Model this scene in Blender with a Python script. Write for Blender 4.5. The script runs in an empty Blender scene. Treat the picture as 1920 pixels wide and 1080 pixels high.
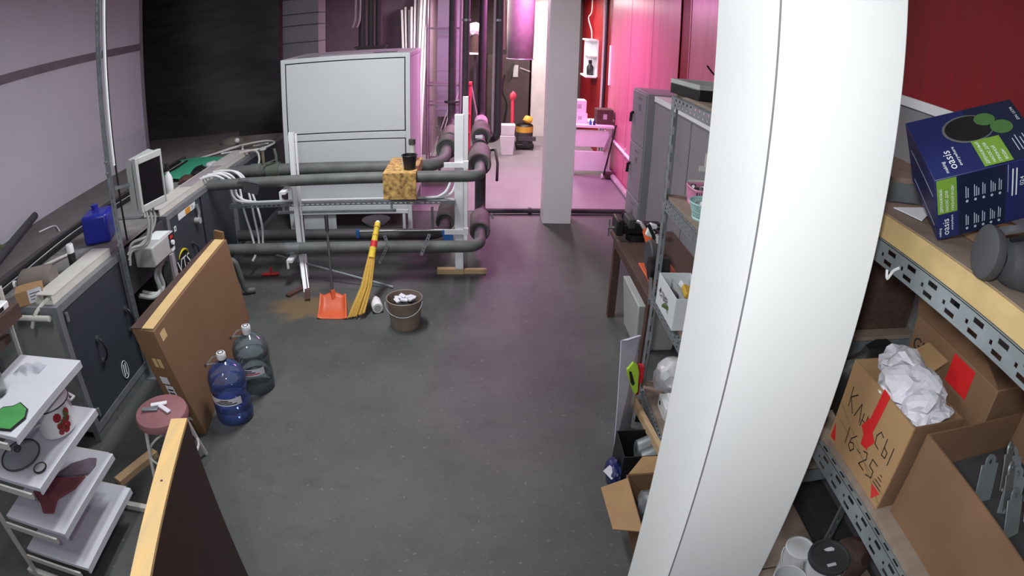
import bpy, bmesh, math, random
from mathutils import Vector, Matrix, noise
random.seed(7)
PI = math.pi
S = bpy.context.scene
C = S.collection

# ------------------------------------------------------------------ camera
# ceiling camera, 2.4 m up, wide lens with barrel distortion (theta = r/f + k (r/f)^3, r in mm on a 36 mm sensor)
cd = bpy.data.cameras.new('camera')
cam = bpy.data.objects.new('camera', cd); C.objects.link(cam)
cd.type = 'PANO'
cd.sensor_width = 36.0
cd.sensor_fit = 'HORIZONTAL'
cd.clip_start = 0.01
K1 = (1920 / 36.0) / 1151.89
K3 = 0.0775379 * K1 ** 3
for holder in (cd, getattr(cd, 'cycles', None)):
    try:
        holder.panorama_type = 'FISHEYE_LENS_POLYNOMIAL'
        holder.fisheye_fov = math.radians(170)
        holder.fisheye_polynomial_k0 = 0.0
        holder.fisheye_polynomial_k1 = -K1
        holder.fisheye_polynomial_k2 = 0.0
        holder.fisheye_polynomial_k3 = -K3
        holder.fisheye_polynomial_k4 = 0.0
    except Exception:
        pass
PITCH, ROLL, YAW = 0.43974, 0.02781, -0.05831
cam.matrix_world = (Matrix.Translation((0, 0, 2.4)) @ Matrix.Rotation(YAW, 4, 'Z')
                    @ Matrix.Rotation(PI / 2 - PITCH, 4, 'X') @ Matrix.Rotation(ROLL, 4, 'Z'))
S.camera = cam

# ------------------------------------------------------------------ world, lights, exposure
w = bpy.data.worlds.new('world'); S.world = w
w.use_nodes = True
w.node_tree.nodes['Background'].inputs[0].default_value = (0.5, 0.52, 0.56, 1)
w.node_tree.nodes['Background'].inputs[1].default_value = 0.02
S.view_settings.view_transform = 'Standard'
S.view_settings.look = 'None'
S.view_settings.exposure = 0.0
S.view_settings.gamma = 1.0
S.view_settings.use_curve_mapping = False
try:
    S.cycles.max_bounces = 7; S.cycles.diffuse_bounces = 4; S.cycles.glossy_bounces = 3; S.cycles.transmission_bounces = 6
except Exception:
    pass

def area(name, loc, size, watts, col, rot=(0, 0, 0)):
    l = bpy.data.lights.new(name, 'AREA'); l.shape = 'RECTANGLE'
    l.size, l.size_y = size; l.energy = watts; l.color = col
    o = bpy.data.objects.new(name, l); C.objects.link(o)
    o.location = loc; o.rotation_euler = rot
    return o
LAMPS = [  # x, y, z, watts, colour
    (-1.7, 1.0, 3.4, 38, (0.97, 1.0, 1.0)),
    (-1.0, 4.3, 3.42, 98, (0.97, 1.0, 1.0)),
]
for i, (x, y, z, e, c) in enumerate(LAMPS):
    area('tube_light', (x, y, z), (0.3, 1.2), e, c)
area('grow_light', (0.75, 8.4, 2.95), (0.5, 1.2), 105, (1.0, 0.30, 0.82))
area('back_room_light', (-0.1, 9.85, 2.95), (0.4, 1.2), 120, (1.0, 0.9, 0.84))
area('far_end_light', (1.35, 11.4, 2.95), (0.3, 1.2), 70, (1.0, 0.93, 0.88))
# stands in for the camera's own white LED, from an added lamp beside it
area('stand_in_led_light', (-0.16, -0.10, 2.56), (0.12, 0.12), 31, (0.96, 1.0, 1.0), (math.radians(78), 0, math.radians(-12)))

# ------------------------------------------------------------------ materials
MATS = {}
def srgb(r, g, b):
    f = lambda v: (v / 255) / 12.92 if v <= 10 else ((v / 255 + 0.055) / 1.055) ** 2.4
    return (f(r), f(g), f(b))
def pm(name, col, rough=0.6, metal=0.0, var=0.12, scale=6.0, bump=0.0, spec=0.5, detail=4.0, col2=None, stretch=None, coat=0.0):
    m = bpy.data.materials.new(name); m.use_nodes = True
    nt = m.node_tree; N = nt.nodes; L = nt.links
    p = N['Principled BSDF']
    tc = N.new('ShaderNodeTexCoord'); nz = N.new('ShaderNodeTexNoise')
    nz.inputs['Scale'].default_value = scale; nz.inputs['Detail'].default_value = detail
    src = tc.outputs['Object']
    if stretch:
        mp = N.new('ShaderNodeMapping'); mp.inputs['Scale'].default_value = stretch
        L.new(src, mp.inputs[0]); src = mp.outputs[0]
    L.new(src, nz.inputs['Vector'])
    cr = N.new('ShaderNodeValToRGB')
    a = tuple(max(0, v * (1 - var)) for v in col); b = tuple(min(1, v * (1 + var)) for v in (col2 or col))
    cr.color_ramp.elements[0].position = 0.32; cr.color_ramp.elements[1].position = 0.68
    cr.color_ramp.elements[0].color = (*a, 1); cr.color_ramp.elements[1].color = (*b, 1)
    L.new(nz.outputs['Fac'], cr.inputs[0]); L.new(cr.outputs[0], p.inputs['Base Color'])
    p.inputs['Roughness'].default_value = rough; p.inputs['Metallic'].default_value = metal
    p.inputs['Specular IOR Level'].default_value = spec
    if coat: p.inputs['Coat Weight'].default_value = coat
    if bump:
        bp = N.new('ShaderNodeBump'); bp.inputs['Strength'].default_value = bump; bp.inputs['Distance'].default_value = 0.01
        L.new(nz.outputs['Fac'], bp.inputs['Height']); L.new(bp.outputs[0], p.inputs['Normal'])
    MATS[name] = m
    return m
def glassy(name, col, rough=0.08, trans=0.9, ior=1.25, alpha=1.0):
    m = pm(name, col, rough, 0, 0.05, 4)
    p = m.node_tree.nodes['Principled BSDF']
    p.inputs['Transmission Weight'].default_value = trans; p.inputs['IOR'].default_value = ior
    p.inputs['Alpha'].default_value = alpha
    return m
def glow(name, col, k):
    m = pm(name, col, 0.5)
    p = m.node_tree.nodes['Principled BSDF']
    p.inputs['Emission Color'].default_value = (*col, 1); p.inputs['Emission Strength'].default_value = k
    return m

pm('wall_panel', srgb(196, 192, 206), 0.55, var=0.03, scale=1.2)
pm('wall_strip', srgb(112, 104, 112), 0.6, var=0.1)
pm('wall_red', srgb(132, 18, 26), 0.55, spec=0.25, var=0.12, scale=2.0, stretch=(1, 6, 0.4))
pm('wall_grey', srgb(132, 130, 134), 0.6, var=0.06, scale=2)
pm('wall_dark', srgb(70, 58, 58), 0.8, var=0.2, scale=2)
pm('wall_mauve', srgb(128, 108, 122), 0.7, var=0.1, scale=2)
pm('ceiling_white', srgb(205, 205, 205), 0.8, var=0.04)
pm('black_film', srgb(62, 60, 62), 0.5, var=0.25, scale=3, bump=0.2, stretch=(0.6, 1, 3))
pm('column_white', srgb(243, 245, 245), 0.42, var=0.015, scale=1.0)
pm('column_grey', srgb(222, 218, 222), 0.5, var=0.03, scale=1.5)
pm('concrete_ledge', srgb(112, 108, 108), 0.85, var=0.12, scale=5, bump=0.2)
pm('ahu_panel', srgb(56, 62, 70), 0.5, 0.0, var=0.06, scale=2)
pm('ahu_panel_green', srgb(126, 132, 126), 0.5, 0.0, var=0.08, scale=3)
pm('ahu_frame', srgb(132, 136, 140), 0.42, 0.35, var=0.1, scale=9)
pm('ahu_core', srgb(40, 42, 45), 0.7, var=0.2)
pm('ahu_top', srgb(132, 130, 130), 0.7, 0.1, var=0.22, scale=5)
pm('dusty_top', srgb(116, 108, 104), 0.8, 0.0, var=0.2, scale=4)
pm('galv', srgb(150, 158, 162), 0.42, 0.55, var=0.12, scale=14)
pm('galv_dark', srgb(118, 122, 124), 0.5, 0.45, var=0.15, scale=14)
pm('white_paint', srgb(228, 230, 234), 0.45, var=0.03, scale=3)
pm('white_cabinet', srgb(216, 221, 224), 0.42, var=0.03, scale=1.5)
pm('off_white', srgb(206, 204, 198), 0.5, var=0.06, scale=6)
pm('shelf_white', srgb(204, 206, 215), 0.4, var=0.04, scale=4)
pm('white_plastic', srgb(226, 228, 230), 0.35, var=0.03)
pm('grey_plastic', srgb(176, 178, 178), 0.4, var=0.05)
pm('dark_grey', srgb(66, 66, 70), 0.6, var=0.15)
pm('black', srgb(26, 26, 28), 0.45, var=0.2)
pm('black_gloss', srgb(16, 16, 19), 0.12, var=0.1)
pm('pipe_grey', srgb(92, 95, 94), 0.62, var=0.18, scale=9, bump=0.15)
pm('pipe_dark', srgb(66, 62, 66), 0.6, var=0.18, scale=9, bump=0.1)
pm('insul', srgb(112, 104, 104), 0.75, var=0.12, scale=8, bump=0.15)
pm('insul_green', srgb(84, 92, 82), 0.75, var=0.15, scale=8, bump=0.15)
pm('pipe_pale', srgb(170, 160, 166), 0.5, var=0.1, scale=6)
pm('brass', srgb(150, 140, 116), 0.4, 0.7)
pm('duct_silver', srgb(176, 172, 186), 0.45, 0.25, var=0.06, scale=3)
pm('kraft', srgb(164, 130, 92), 0.8, var=0.06, scale=3)
pm('kraft_big', srgb(122, 93, 66), 0.75, var=0.07, scale=2)
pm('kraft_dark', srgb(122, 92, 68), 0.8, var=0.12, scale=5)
pm('kraft_pale', srgb(206, 176, 124), 0.7, var=0.06, scale=6)
pm('osb', srgb(150, 112, 62), 0.75, var=0.45, scale=26, col2=srgb(190, 152, 92), bump=0.3)
pm('plywood', srgb(140, 124, 112), 0.7, var=0.12, scale=4, stretch=(1, 6, 1))
pm('plywood_edge', srgb(186, 160, 112), 0.75, var=0.12, scale=10, bump=0.2)
pm('pine', srgb(204, 174, 126), 0.6, var=0.1, scale=3, stretch=(14, 1.2, 14), col2=srgb(204, 168, 110))
pm('brown_board', srgb(50, 24, 16), 0.45, var=0.2, scale=3, stretch=(6, 1, 6))
pm('wood_brown', srgb(76, 56, 50), 0.7, var=0.2, scale=5, stretch=(8, 1, 8))
pm('wood_batten', srgb(190, 160, 124), 0.7, var=0.12, scale=4)
pm('blue_plastic', srgb(34, 44, 150), 0.35, var=0.12)
pm('blue_tool', srgb(44, 100, 168), 0.45, var=0.1)
pm('navy', srgb(32, 40, 92), 0.4, var=0.1)
pm('navy_dark', srgb(22, 32, 58), 0.4, var=0.1)
pm('print_green', srgb(116, 156, 58), 0.45, var=0.05)
pm('print_green_dark', srgb(72, 112, 62), 0.45, var=0.05)
pm('print_white', srgb(232, 236, 240), 0.5, var=0.02)
pm('print_pale', srgb(176, 190, 206), 0.5, var=0.02)
pm('print_cyan', srgb(150, 200, 200), 0.5)
pm('print_yellow', srgb(212, 196, 44), 0.5)
pm('print_orange', srgb(222, 150, 44), 0.5)
pm('ink', srgb(28, 24, 24), 0.6)
pm('red_tape', srgb(206, 40, 42), 0.4, var=0.08)
pm('red', srgb(204, 40, 48), 0.45, var=0.1)
pm('red_pink', srgb(214, 70, 92), 0.45, var=0.1)
pm('orange', srgb(206, 92, 54), 0.45, var=0.08)
pm('straw', srgb(206, 166, 78), 0.7, var=0.25, scale=30, stretch=(8, 8, 1))
pm('straw_yellow', srgb(222, 190, 60), 0.6, var=0.15, scale=20)
pm('bucket', srgb(146, 130, 118), 0.5, 0.2, var=0.12, scale=8)
pm('steel', srgb(176, 176, 176), 0.3, 0.8, var=0.1)
pm('locker', srgb(132, 134, 138), 0.5, var=0.03)
pm('mauve_vinyl', srgb(142, 98, 104), 0.4, var=0.1)
pm('enamel', srgb(232, 232, 234), 0.2, var=0.02, coat=0.3)
pm('flower_red', srgb(150, 40, 50), 0.4, var=0.3, scale=60)
pm('flower_green', srgb(80, 96, 50), 0.4, var=0.3, scale=60)
pm('cloth_green', srgb(66, 140, 74), 0.85, var=0.12, scale=12)
pm('cloth_maroon', srgb(128, 72, 78), 0.9, var=0.15, scale=14)
pm('cloth_grey', srgb(112, 100, 112), 0.9, var=0.15, scale=14)
pm('green_sheet', srgb(70, 172, 136), 0.5, var=0.05)
pm('paper', srgb(214, 212, 222), 0.8, var=0.05, scale=8)
pm('pink_plastic', srgb(222, 148, 184), 0.4, var=0.06)
pm('mint_plastic', srgb(176, 214, 212), 0.4, var=0.05)
pm('lime', srgb(164, 206, 62), 0.4, var=0.06)
pm('clear_bag', srgb(196, 196, 200), 0.25, var=0.2, scale=14, bump=0.4)
pm('yellow', srgb(206, 166, 60), 0.5, var=0.15)
pm('lilac_sheet', srgb(206, 202, 220), 0.6, var=0.06)
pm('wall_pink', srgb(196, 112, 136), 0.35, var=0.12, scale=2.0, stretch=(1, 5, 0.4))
pm('floor_back', srgb(128, 124, 128), 0.45, var=0.06, scale=2.5)
pm('rust', srgb(76, 52, 46), 0.8, var=0.3, scale=10)
def thin_plastic(name, tint, body, mixd, rough=0.08):   # thin clear shell: tinted see-through, a little body colour, sharp gloss
    m = bpy.data.materials.new(name); m.use_nodes = True; nt = m.node_tree; N = nt.nodes; L = nt.links
    out = N['Material Output']; N.remove(N['Principled BSDF'])
    tr = N.new('ShaderNodeBsdfTransparent'); tr.inputs[0].default_value = (*tint, 1)
    df = N.new('ShaderNodeBsdfDiffuse'); df.inputs[0].default_value = (*body, 1)
    gl = N.new('ShaderNodeBsdfGlossy'); gl.inputs['Roughness'].default_value = rough
    tc = N.new('ShaderNodeTexCoord'); nz = N.new('ShaderNodeTexNoise'); nz.inputs['Scale'].default_value = 9; L.new(tc.outputs['Object'], nz.inputs['Vector'])
    bp = N.new('ShaderNodeBump'); bp.inputs['Strength'].default_value = 0.35; bp.inputs['Distance'].default_value = 0.02; L.new(nz.outputs['Fac'], bp.inputs['Height']); L.new(bp.outputs[0], gl.inputs['Normal'])
    fr = N.new('ShaderNodeFresnel'); fr.inputs[0].default_value = 1.45; L.new(bp.outputs[0], fr.inputs['Normal'])
    m1 = N.new('ShaderNodeMixShader'); m1.inputs[0].default_value = mixd; L.new(tr.outputs[0], m1.inputs[1]); L.new(df.outputs[0], m1.inputs[2])
    m2 = N.new('ShaderNodeMixShader'); L.new(fr.outputs[0], m2.inputs[0]); L.new(m1.outputs[0], m2.inputs[1]); L.new(gl.outputs[0], m2.inputs[2])
    L.new(m2.outputs[0], out.inputs[0]); MATS[name] = m
thin_plastic('water_blue', (0.80, 0.86, 0.98), srgb(110, 134, 204), 0.20)
thin_plastic('water_clear', (0.88, 0.93, 0.95), srgb(160, 178, 186), 0.18)
thin_plastic('water_inside', (0.55, 0.66, 0.95), srgb(70, 96, 190), 0.30)
thin_plastic('film', (0.93, 0.94, 0.96), srgb(210, 212, 216), 0.12)
glassy('clear_glass', srgb(232, 238, 238), 0.06, 0.95, 1.2)
glow('lamp_tube', (1.0, 0.98, 0.95), 4.0)

# concrete floor: broad blotches, fine specks, an ochre dust patch, pale scuffs
def floor_mat():
    m = bpy.data.materials.new('floor_concrete'); m.use_nodes = True
    nt = m.node_tree; N = nt.nodes; L = nt.links; p = N['Principled BSDF']
    tc = N.new('ShaderNodeTexCoord')
    def noise(s, d=5, r=0.55):
        n = N.new('ShaderNodeTexNoise'); n.inputs['Scale'].default_value = s; n.inputs['Detail'].default_value = d
        n.inputs['Roughness'].default_value = r; L.new(tc.outputs['Object'], n.inputs['Vector']); return n.outputs['Fac']
    def ramp(f, a, b, ca, cb):
        c = N.new('ShaderNodeValToRGB'); c.color_ramp.elements[0].position = a; c.color_ramp.elements[1].position = b
        c.color_ramp.elements[0].color = (*ca, 1); c.color_ramp.elements[1].color = (*cb, 1); L.new(f, c.inputs[0]); return c.outputs[0]
    def mix(f, a, b):
        x = N.new('ShaderNodeMix'); x.data_type = 'RGBA'; L.new(f, x.inputs[0]); L.new(a, x.inputs[6])
        if hasattr(b, 'is_output'): L.new(b, x.inputs[7])
        else: x.inputs[7].default_value = (*b, 1)
        return x.outputs[2]
    base = ramp(noise(1.1, 6), 0.3, 0.7, srgb(63, 66, 66), srgb(85, 87, 86))
    base = mix(ramp(noise(7, 6), 0.52, 0.75, (0, 0, 0), (0.5, 0.5, 0.5)), base, srgb(60, 60, 60))
    base = mix(ramp(noise(34, 3), 0.63, 0.74, (0, 0, 0), (0.55, 0.55, 0.55)), base, srgb(128, 126, 120))
    base = mix(ramp(noise(3.3, 7, 0.7), 0.62, 0.7, (0, 0, 0), (0.35, 0.35, 0.35)), base, srgb(95, 91, 84))
    # ochre dust: an uneven patch between the carton and the dustpan
    sx = N.new('ShaderNodeSeparateXYZ'); L.new(tc.outputs['Object'], sx.inputs[0])
    def M(op, a, b=None):
        q = N.new('ShaderNodeMath'); q.operation = op
        for k, v in enumerate((a, b)):
            if v is None: continue
            if hasattr(v, 'is_output'): L.new(v, q.inputs[k])
            else: q.inputs[k].default_value = v
        return q.outputs[0]
    dx = M('MULTIPLY', M('ADD', sx.outputs[0], 1.5), 1.0); dy = M('MULTIPLY', M('ADD', sx.outputs[1], -4.7), 1.35)
    r = M('SQRT', M('ADD', M('MULTIPLY', dx, dx), M('MULTIPLY', dy, dy)))
    r = M('ADD', r, M('MULTIPLY', noise(3.5, 5), 1.1))
    base = mix(ramp(r, 0.75, 2.0, (0.62, 0.62, 0.62), (0, 0, 0)), base, srgb(126, 100, 62))
    L.new(base, p.inputs['Base Color'])
    p.inputs['Roughness'].default_value = 0.62
    bp = N.new('ShaderNodeBump'); bp.inputs['Strength'].default_value = 0.12; L.new(noise(22, 6), bp.inputs['Height']); L.new(bp.outputs[0], p.inputs['Normal'])
    MATS['floor_concrete'] = m
floor_mat()

# ------------------------------------------------------------------ mesh helpers
class B:
    def __init__(s): s.m = bmesh.new()
    def _f(s, vs):
        try: return s.m.faces.new(vs)
        except ValueError: return None
    def hexa(s, p):   # 8 corners: bottom 4 ccw, top 4 ccw
        v = [s.m.verts.new(q) for q in p]
        for f in ((3, 2, 1, 0), (4, 5, 6, 7), (0, 1, 5, 4), (1, 2, 6, 5), (2, 3, 7, 6), (3, 0, 4, 7)): s._f([v[i] for i in f])
        return s
    def box(s, x0, x1, y0, y1, z0, z1):
        return s.hexa([(x0, y0, z0), (x1, y0, z0), (x1, y1, z0), (x0, y1, z0), (x0, y0, z1), (x1, y0, z1), (x1, y1, z1), (x0, y1, z1)])
    def obox(s, c, size, rot=(0, 0, 0)):
        R = rot if isinstance(rot, Matrix) else Matrix.Rotation(rot[2], 3, 'Z') @ Matrix.Rotation(rot[1], 3, 'Y') @ Matrix.Rotation(rot[0], 3, 'X')
        c = Vector(c); h = Vector(size) / 2
        q = [(-1, -1, -1), (1, -1, -1), (1, 1, -1), (-1, 1, -1), (-1, -1, 1), (1, -1, 1), (1, 1, 1), (-1, 1, 1)]
        return s.hexa([c + R @ Vector((a * h.x, b * h.y, d * h.z)) for a, b, d in q])
    def bar(s, a, b, w, d, up=(0, 0, 1)):  # straight bar from a to b, w x d section
        a, b = Vector(a), Vector(b); z = (b - a).normalized(); u = Vector(up)
        if abs(z.dot(u)) > 0.98: u = Vector((1, 0, 0))
        x = u.cross(z).normalized(); y = z.cross(x)
        f = lambda p, i, j: p + x * i * w / 2 + y * j * d / 2
        return s.hexa([f(a, -1, -1), f(a, 1, -1), f(a, 1, 1), f(a, -1, 1), f(b, -1, -1), f(b, 1, -1), f(b, 1, 1), f(b, -1, 1)])
    def _ring(s, c, x, y, r, n): return [s.m.verts.new(c + (x * math.cos(2 * PI * k / n) + y * math.sin(2 * PI * k / n)) * r) for k in range(n)]
    def tube(s, pts, r, n=10, caps=True):
        P = [Vector(p) for p in pts]; rs = r if isinstance(r, (list, tuple)) else [r] * len(P)
        t0 = (P[1] - P[0]).normalized(); u = Vector((0, 0, 1)) if abs(t0.z) < 0.9 else Vector((1, 0, 0))
        x = u.cross(t0).normalized(); rings = []
        for i, p in enumerate(P):
            t = ((P[min(i + 1, len(P) - 1)] - P[max(i - 1, 0)])).normalized()
            x = (x - t * x.dot(t))
            x = x.normalized() if x.length > 1e-6 else t.orthogonal().normalized()
            rings.append(s._ring(p, x, t.cross(x), rs[i], n))
        for a, b in zip(rings, rings[1:]):
            for k in range(n): s._f((a[k], a[(k + 1) % n], b[(k + 1) % n], b[k]))
        if caps: s._f(rings[0][::-1]); s._f(rings[-1])
        return s
    def cyl(s, a, b, r, r2=None, n=20): return s.tube([a, b], [r, r if r2 is None else r2], n)
    def lathe(s, prof, c, n=24, R=None):
        c = Vector(c); R = R or Matrix.Identity(3); rings = []
        for r, z in prof:
            if r < 1e-5: rings.append([s.m.verts.new(c + R @ Vector((0, 0, z)))])
            else: rings.append([s.m.verts.new(c + R @ Vector((r * math.cos(2 * PI * k / n), r * math.sin(2 * PI * k / n), z))) for k in range(n)])
        for a, b in zip(rings, rings[1:]):
            for k in range(n):
                j = (k + 1) % n
                if len(a) == 1 and len(b) == 1: continue
                if len(a) == 1: s._f((a[0], b[j], b[k]))
                elif len(b) == 1: s._f((a[k], a[j], b[0]))
                else: s._f((a[k], a[j], b[j], b[k]))
        return s
    def prism(s, poly, vec):
        v = Vector(vec); a = [s.m.verts.new(Vector(p)) for p in poly]; b = [s.m.verts.new(Vector(p) + v) for p in poly]
        s._f(a[::-1]); s._f(b); n = len(a)
        for k in range(n): s._f((a[k], a[(k + 1) % n], b[(k + 1) % n], b[k]))
        return s
    def grid(s, fn, nu, nv):
        g = [[s.m.verts.new(fn(i / nu, j / nv)) for j in range(nv + 1)] for i in range(nu + 1)]
        for i in range(nu):
            for j in range(nv): s._f((g[i][j], g[i + 1][j], g[i + 1][j + 1], g[i][j + 1]))
        return s
    def perf(s, o, U, V, L, H, t, holes):   # plate L x H in the U, V directions with rectangular holes (u0,u1,v0,v1)
        o, U, V = Vector(o), Vector(U).normalized(), Vector(V).normalized(); W = U.cross(V) * t
        us = sorted({0, L} | {h[0] for h in holes} | {h[1] for h in holes}); vs = sorted({0, H} | {h[2] for h in holes} | {h[3] for h in holes})
        us = [u for u in us if -1e-6 <= u <= L + 1e-6]; vs = [v for v in vs if -1e-6 <= v <= H + 1e-6]
        def hole(u, v): return any(h[0] < u < h[1] and h[2] < v < h[3] for h in holes)
        A, Bk = {}, {}
        def vt(D, i, j, off):
            if (i, j) not in D: D[i, j] = s.m.verts.new(o + U * us[i] + V * vs[j] + off)
            return D[i, j]
        solid = {(i, j) for i in range(len(us) - 1) for j in range(len(vs) - 1) if not hole((us[i] + us[i + 1]) / 2, (vs[j] + vs[j + 1]) / 2)}
        Z = Vector((0, 0, 0))
        for i, j in solid:
            q = ((i, j), (i + 1, j), (i + 1, j + 1), (i, j + 1))
            s._f([vt(A, *k, W) for k in q]); s._f([vt(Bk, *k, Z) for k in q][::-1])
            for (di, dj), (k1, k2) in (((0, -1), (q[0], q[1])), ((1, 0), (q[1], q[2])), ((0, 1), (q[2], q[3])), ((-1, 0), (q[3], q[0]))):
                if (i + di, j + dj) not in solid: s._f((vt(Bk, *k1, Z), vt(Bk, *k2, Z), vt(A, *k2, W), vt(A, *k1, W)))
        return s
    def crumple(s, c, size, n=2, amp=0.25, flat=0.0):
        c = Vector(c); r = bmesh.ops.create_icosphere(s.m, subdivisions=n, radius=1)
        for v in r['verts']:
            k = 1 + random.uniform(-amp, amp)
            q = Vector((v.co.x * size[0] * k, v.co.y * size[1] * k, v.co.z * size[2] * k))
            if flat and q.z < -size[2] * flat: q.z = -size[2] * flat
            v.co = c + q
        return s
    def wad(s, c, size, n=3, amp=0.45, f=1.6):
        c = Vector(c); off = Vector((random.uniform(0, 50), random.uniform(0, 50), random.uniform(0, 50)))
        for v in bmesh.ops.create_icosphere(s.m, subdivisions=n, radius=1)['verts']:
            k = 1 + amp * (0.5 - 2.2 * abs(noise.noise(v.co * f + off))) + 0.25 * amp * noise.noise(v.co * f * 3.1 + off)
            v.co = c + Vector((v.co.x * size[0], v.co.y * size[1], v.co.z * size[2])) * k
        return s
    def sphere(s, c, r, n=2):
        for v in bmesh.ops.create_icosphere(s.m, subdivisions=n, radius=r)['verts']: v.co = v.co + Vector(c)
        return s

def wloc(o):
    v = Vector((0, 0, 0))
    while o is not None: v += o.location; o = o.parent
    return v
def obj(name, b, mat, parent=None, label=None, smooth=True, bevel=0.0, at=None, shift=True):
    bm = b.m
    bmesh.ops.recalc_face_normals(bm, faces=bm.faces)
    if parent is not None: base = wloc(parent)
    elif shift:
        co = [v.co for v in bm.verts]
        base = Vector(((min(c.x for c in co) + max(c.x for c in co)) / 2, (min(c.y for c in co) + max(c.y for c in co)) / 2, min(c.z for c in co)))
    else: base = Vector((0, 0, 0))
    bmesh.ops.translate(bm, verts=bm.verts, vec=-base)
    me = bpy.data.meshes.new(name); bm.to_mesh(me); bm.free()
    if smooth:
        me.polygons.foreach_set('use_smooth', [True] * len(me.polygons)); me.set_sharp_from_angle(angle=math.radians(38))
    me.materials.append(MATS[mat])
    o = bpy.data.objects.new(name, me); C.objects.link(o)
    if parent is not None: o.parent = parent
    else: o.location = base
    if bevel:
        bv = o.modifiers.new('bevel', 'BEVEL'); bv.width = bevel; bv.segments = 2; bv.limit_method = 'ANGLE'
    if label: o['label'] = label
    return o
def tag(o, label, cat, group=None):
    o['label'] = label; o['category'] = cat
    if group: o['group'] = group
    return o
def thing(name, label, cat, loc, group=None):
    o = bpy.data.objects.new(name, None); C.objects.link(o); o.location = loc; o.empty_display_size = 0.1
    return tag(o, label, cat, group)
def struct(name, b, mat, parent=None, **k):
    o = obj(name, b, mat, parent, shift=False, **k)
    if parent is None: o['kind'] = 'structure'
    return o
def lettering(txt, size, o, xd, yd, mat, parent, name='lettering', align='LEFT', lift=0.0008):
    cu = bpy.data.curves.new('t', 'FONT'); cu.body = txt; cu.size = size; cu.align_x = align; cu.resolution_u = 2
    to = bpy.data.objects.new('t', cu); C.objects.link(to)
    bpy.context.view_layer.update()
    me = bpy.data.meshes.new_from_object(to.evaluated_get(bpy.context.evaluated_depsgraph_get()))
    bpy.data.objects.remove(to); bpy.data.curves.remove(cu)
    xd, yd = Vector(xd).normalized(), Vector(yd).normalized(); zd = xd.cross(yd); base = wloc(parent)
    for v in me.vertices: v.co = Vector(o) + xd * v.co.x + yd * v.co.y + zd * lift - base
    me.materials.clear(); me.materials.append(MATS[mat]); me.name = name
    ob = bpy.data.objects.new(name, me); C.objects.link(ob); ob.parent = parent
    return ob
def arc(c, r, a0, a1, n, f):   # n+1 points on an arc; f maps (cos, sin) to a vector
    return [Vector(c) + f(math.cos(a0 + (a1 - a0) * k / n), math.sin(a0 + (a1 - a0) * k / n)) * r for k in range(n + 1)]
def smooth_path(pts, n=8):     # Catmull-Rom
    P = [Vector(p) for p in pts]; P = [P[0] * 2 - P[1]] + P + [P[-1] * 2 - P[-2]]; out = []
    for i in range(1, len(P) - 2):
        for k in range(n):
            t = k / n; a, b, c, d = P[i - 1], P[i], P[i + 1], P[i + 2]
            out.append(0.5 * ((2 * b) + (c - a) * t + (2 * a - 5 * b + 4 * c - d) * t * t + (3 * b - a - 3 * c + d) * t ** 3))
    out.append(P[-2]); return out

# ------------------------------------------------------------------ the building
struct('floor', B().box(-5.4, 2.15, -1.2, 7.36, -0.1, 0.0), 'floor_concrete')
struct('floor_back_room', B().box(-5.4, 2.6, 7.36, 13.2, -0.1, 0.004), 'floor_back')
wl = struct('wall_left', B().box(-4.6, -4.45, -1.2, 7.03, 0.985, 3.7), 'wall_panel')
struct('wall_ledge', B().box(-5.4, -3.52, -1.2, 8.3, 0.0, 0.985), 'concrete_ledge')
struct('trim_1', B().box(-4.45, -4.435, -1.2, 7.03, 2.435, 2.525), 'wall_strip')
struct('trim_2', B().box(-4.62, -4.43, 7.03, 7.09, 0.985, 3.7), 'wall_grey')
struct('wall_left_back', B().box(-5.4, -5.25, 7.0, 10.7, 0.0, 3.7), 'wall_dark')
struct('wall_back', B().box(-5.4, -0.9, 10.6, 10.75, 0.0, 3.7), 'wall_mauve')
struct('wall_partition', B().box(-0.98, -0.88, 10.75, 13.2, 0.0, 3.7), 'wall_mauve')
struct('wall_far', B().box(-0.9, 2.6, 13.05, 13.2, 0.0, 3.7), 'wall_dark')
wr = struct('wall_right', B().box(2.1, 2.25, -1.2, 13.1, 0.0, 3.7), 'wall_red')
b = B().box(2.085, 2.1, -1.2, 3.75, 0.0, 2.25)
struct('wall_right_lower', b, 'wall_grey')
struct('trim_3', B().box(2.06, 2.1, -1.2, 3.75, 2.25, 2.30), 'white_paint')
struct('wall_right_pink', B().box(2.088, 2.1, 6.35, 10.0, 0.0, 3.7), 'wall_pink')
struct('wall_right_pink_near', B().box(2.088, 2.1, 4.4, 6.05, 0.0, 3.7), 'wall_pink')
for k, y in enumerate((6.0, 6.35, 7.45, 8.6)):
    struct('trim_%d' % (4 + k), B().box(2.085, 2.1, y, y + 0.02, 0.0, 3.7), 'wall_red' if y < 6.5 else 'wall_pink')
struct('wall_front', B().box(-4.6, 2.25, -1.35, -1.2, 0.0, 3.7), 'wall_panel')
struct('ceiling', B().box(-5.4, 2.6, -1.35, 13.2, 3.7, 3.85), 'ceiling_white')
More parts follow.
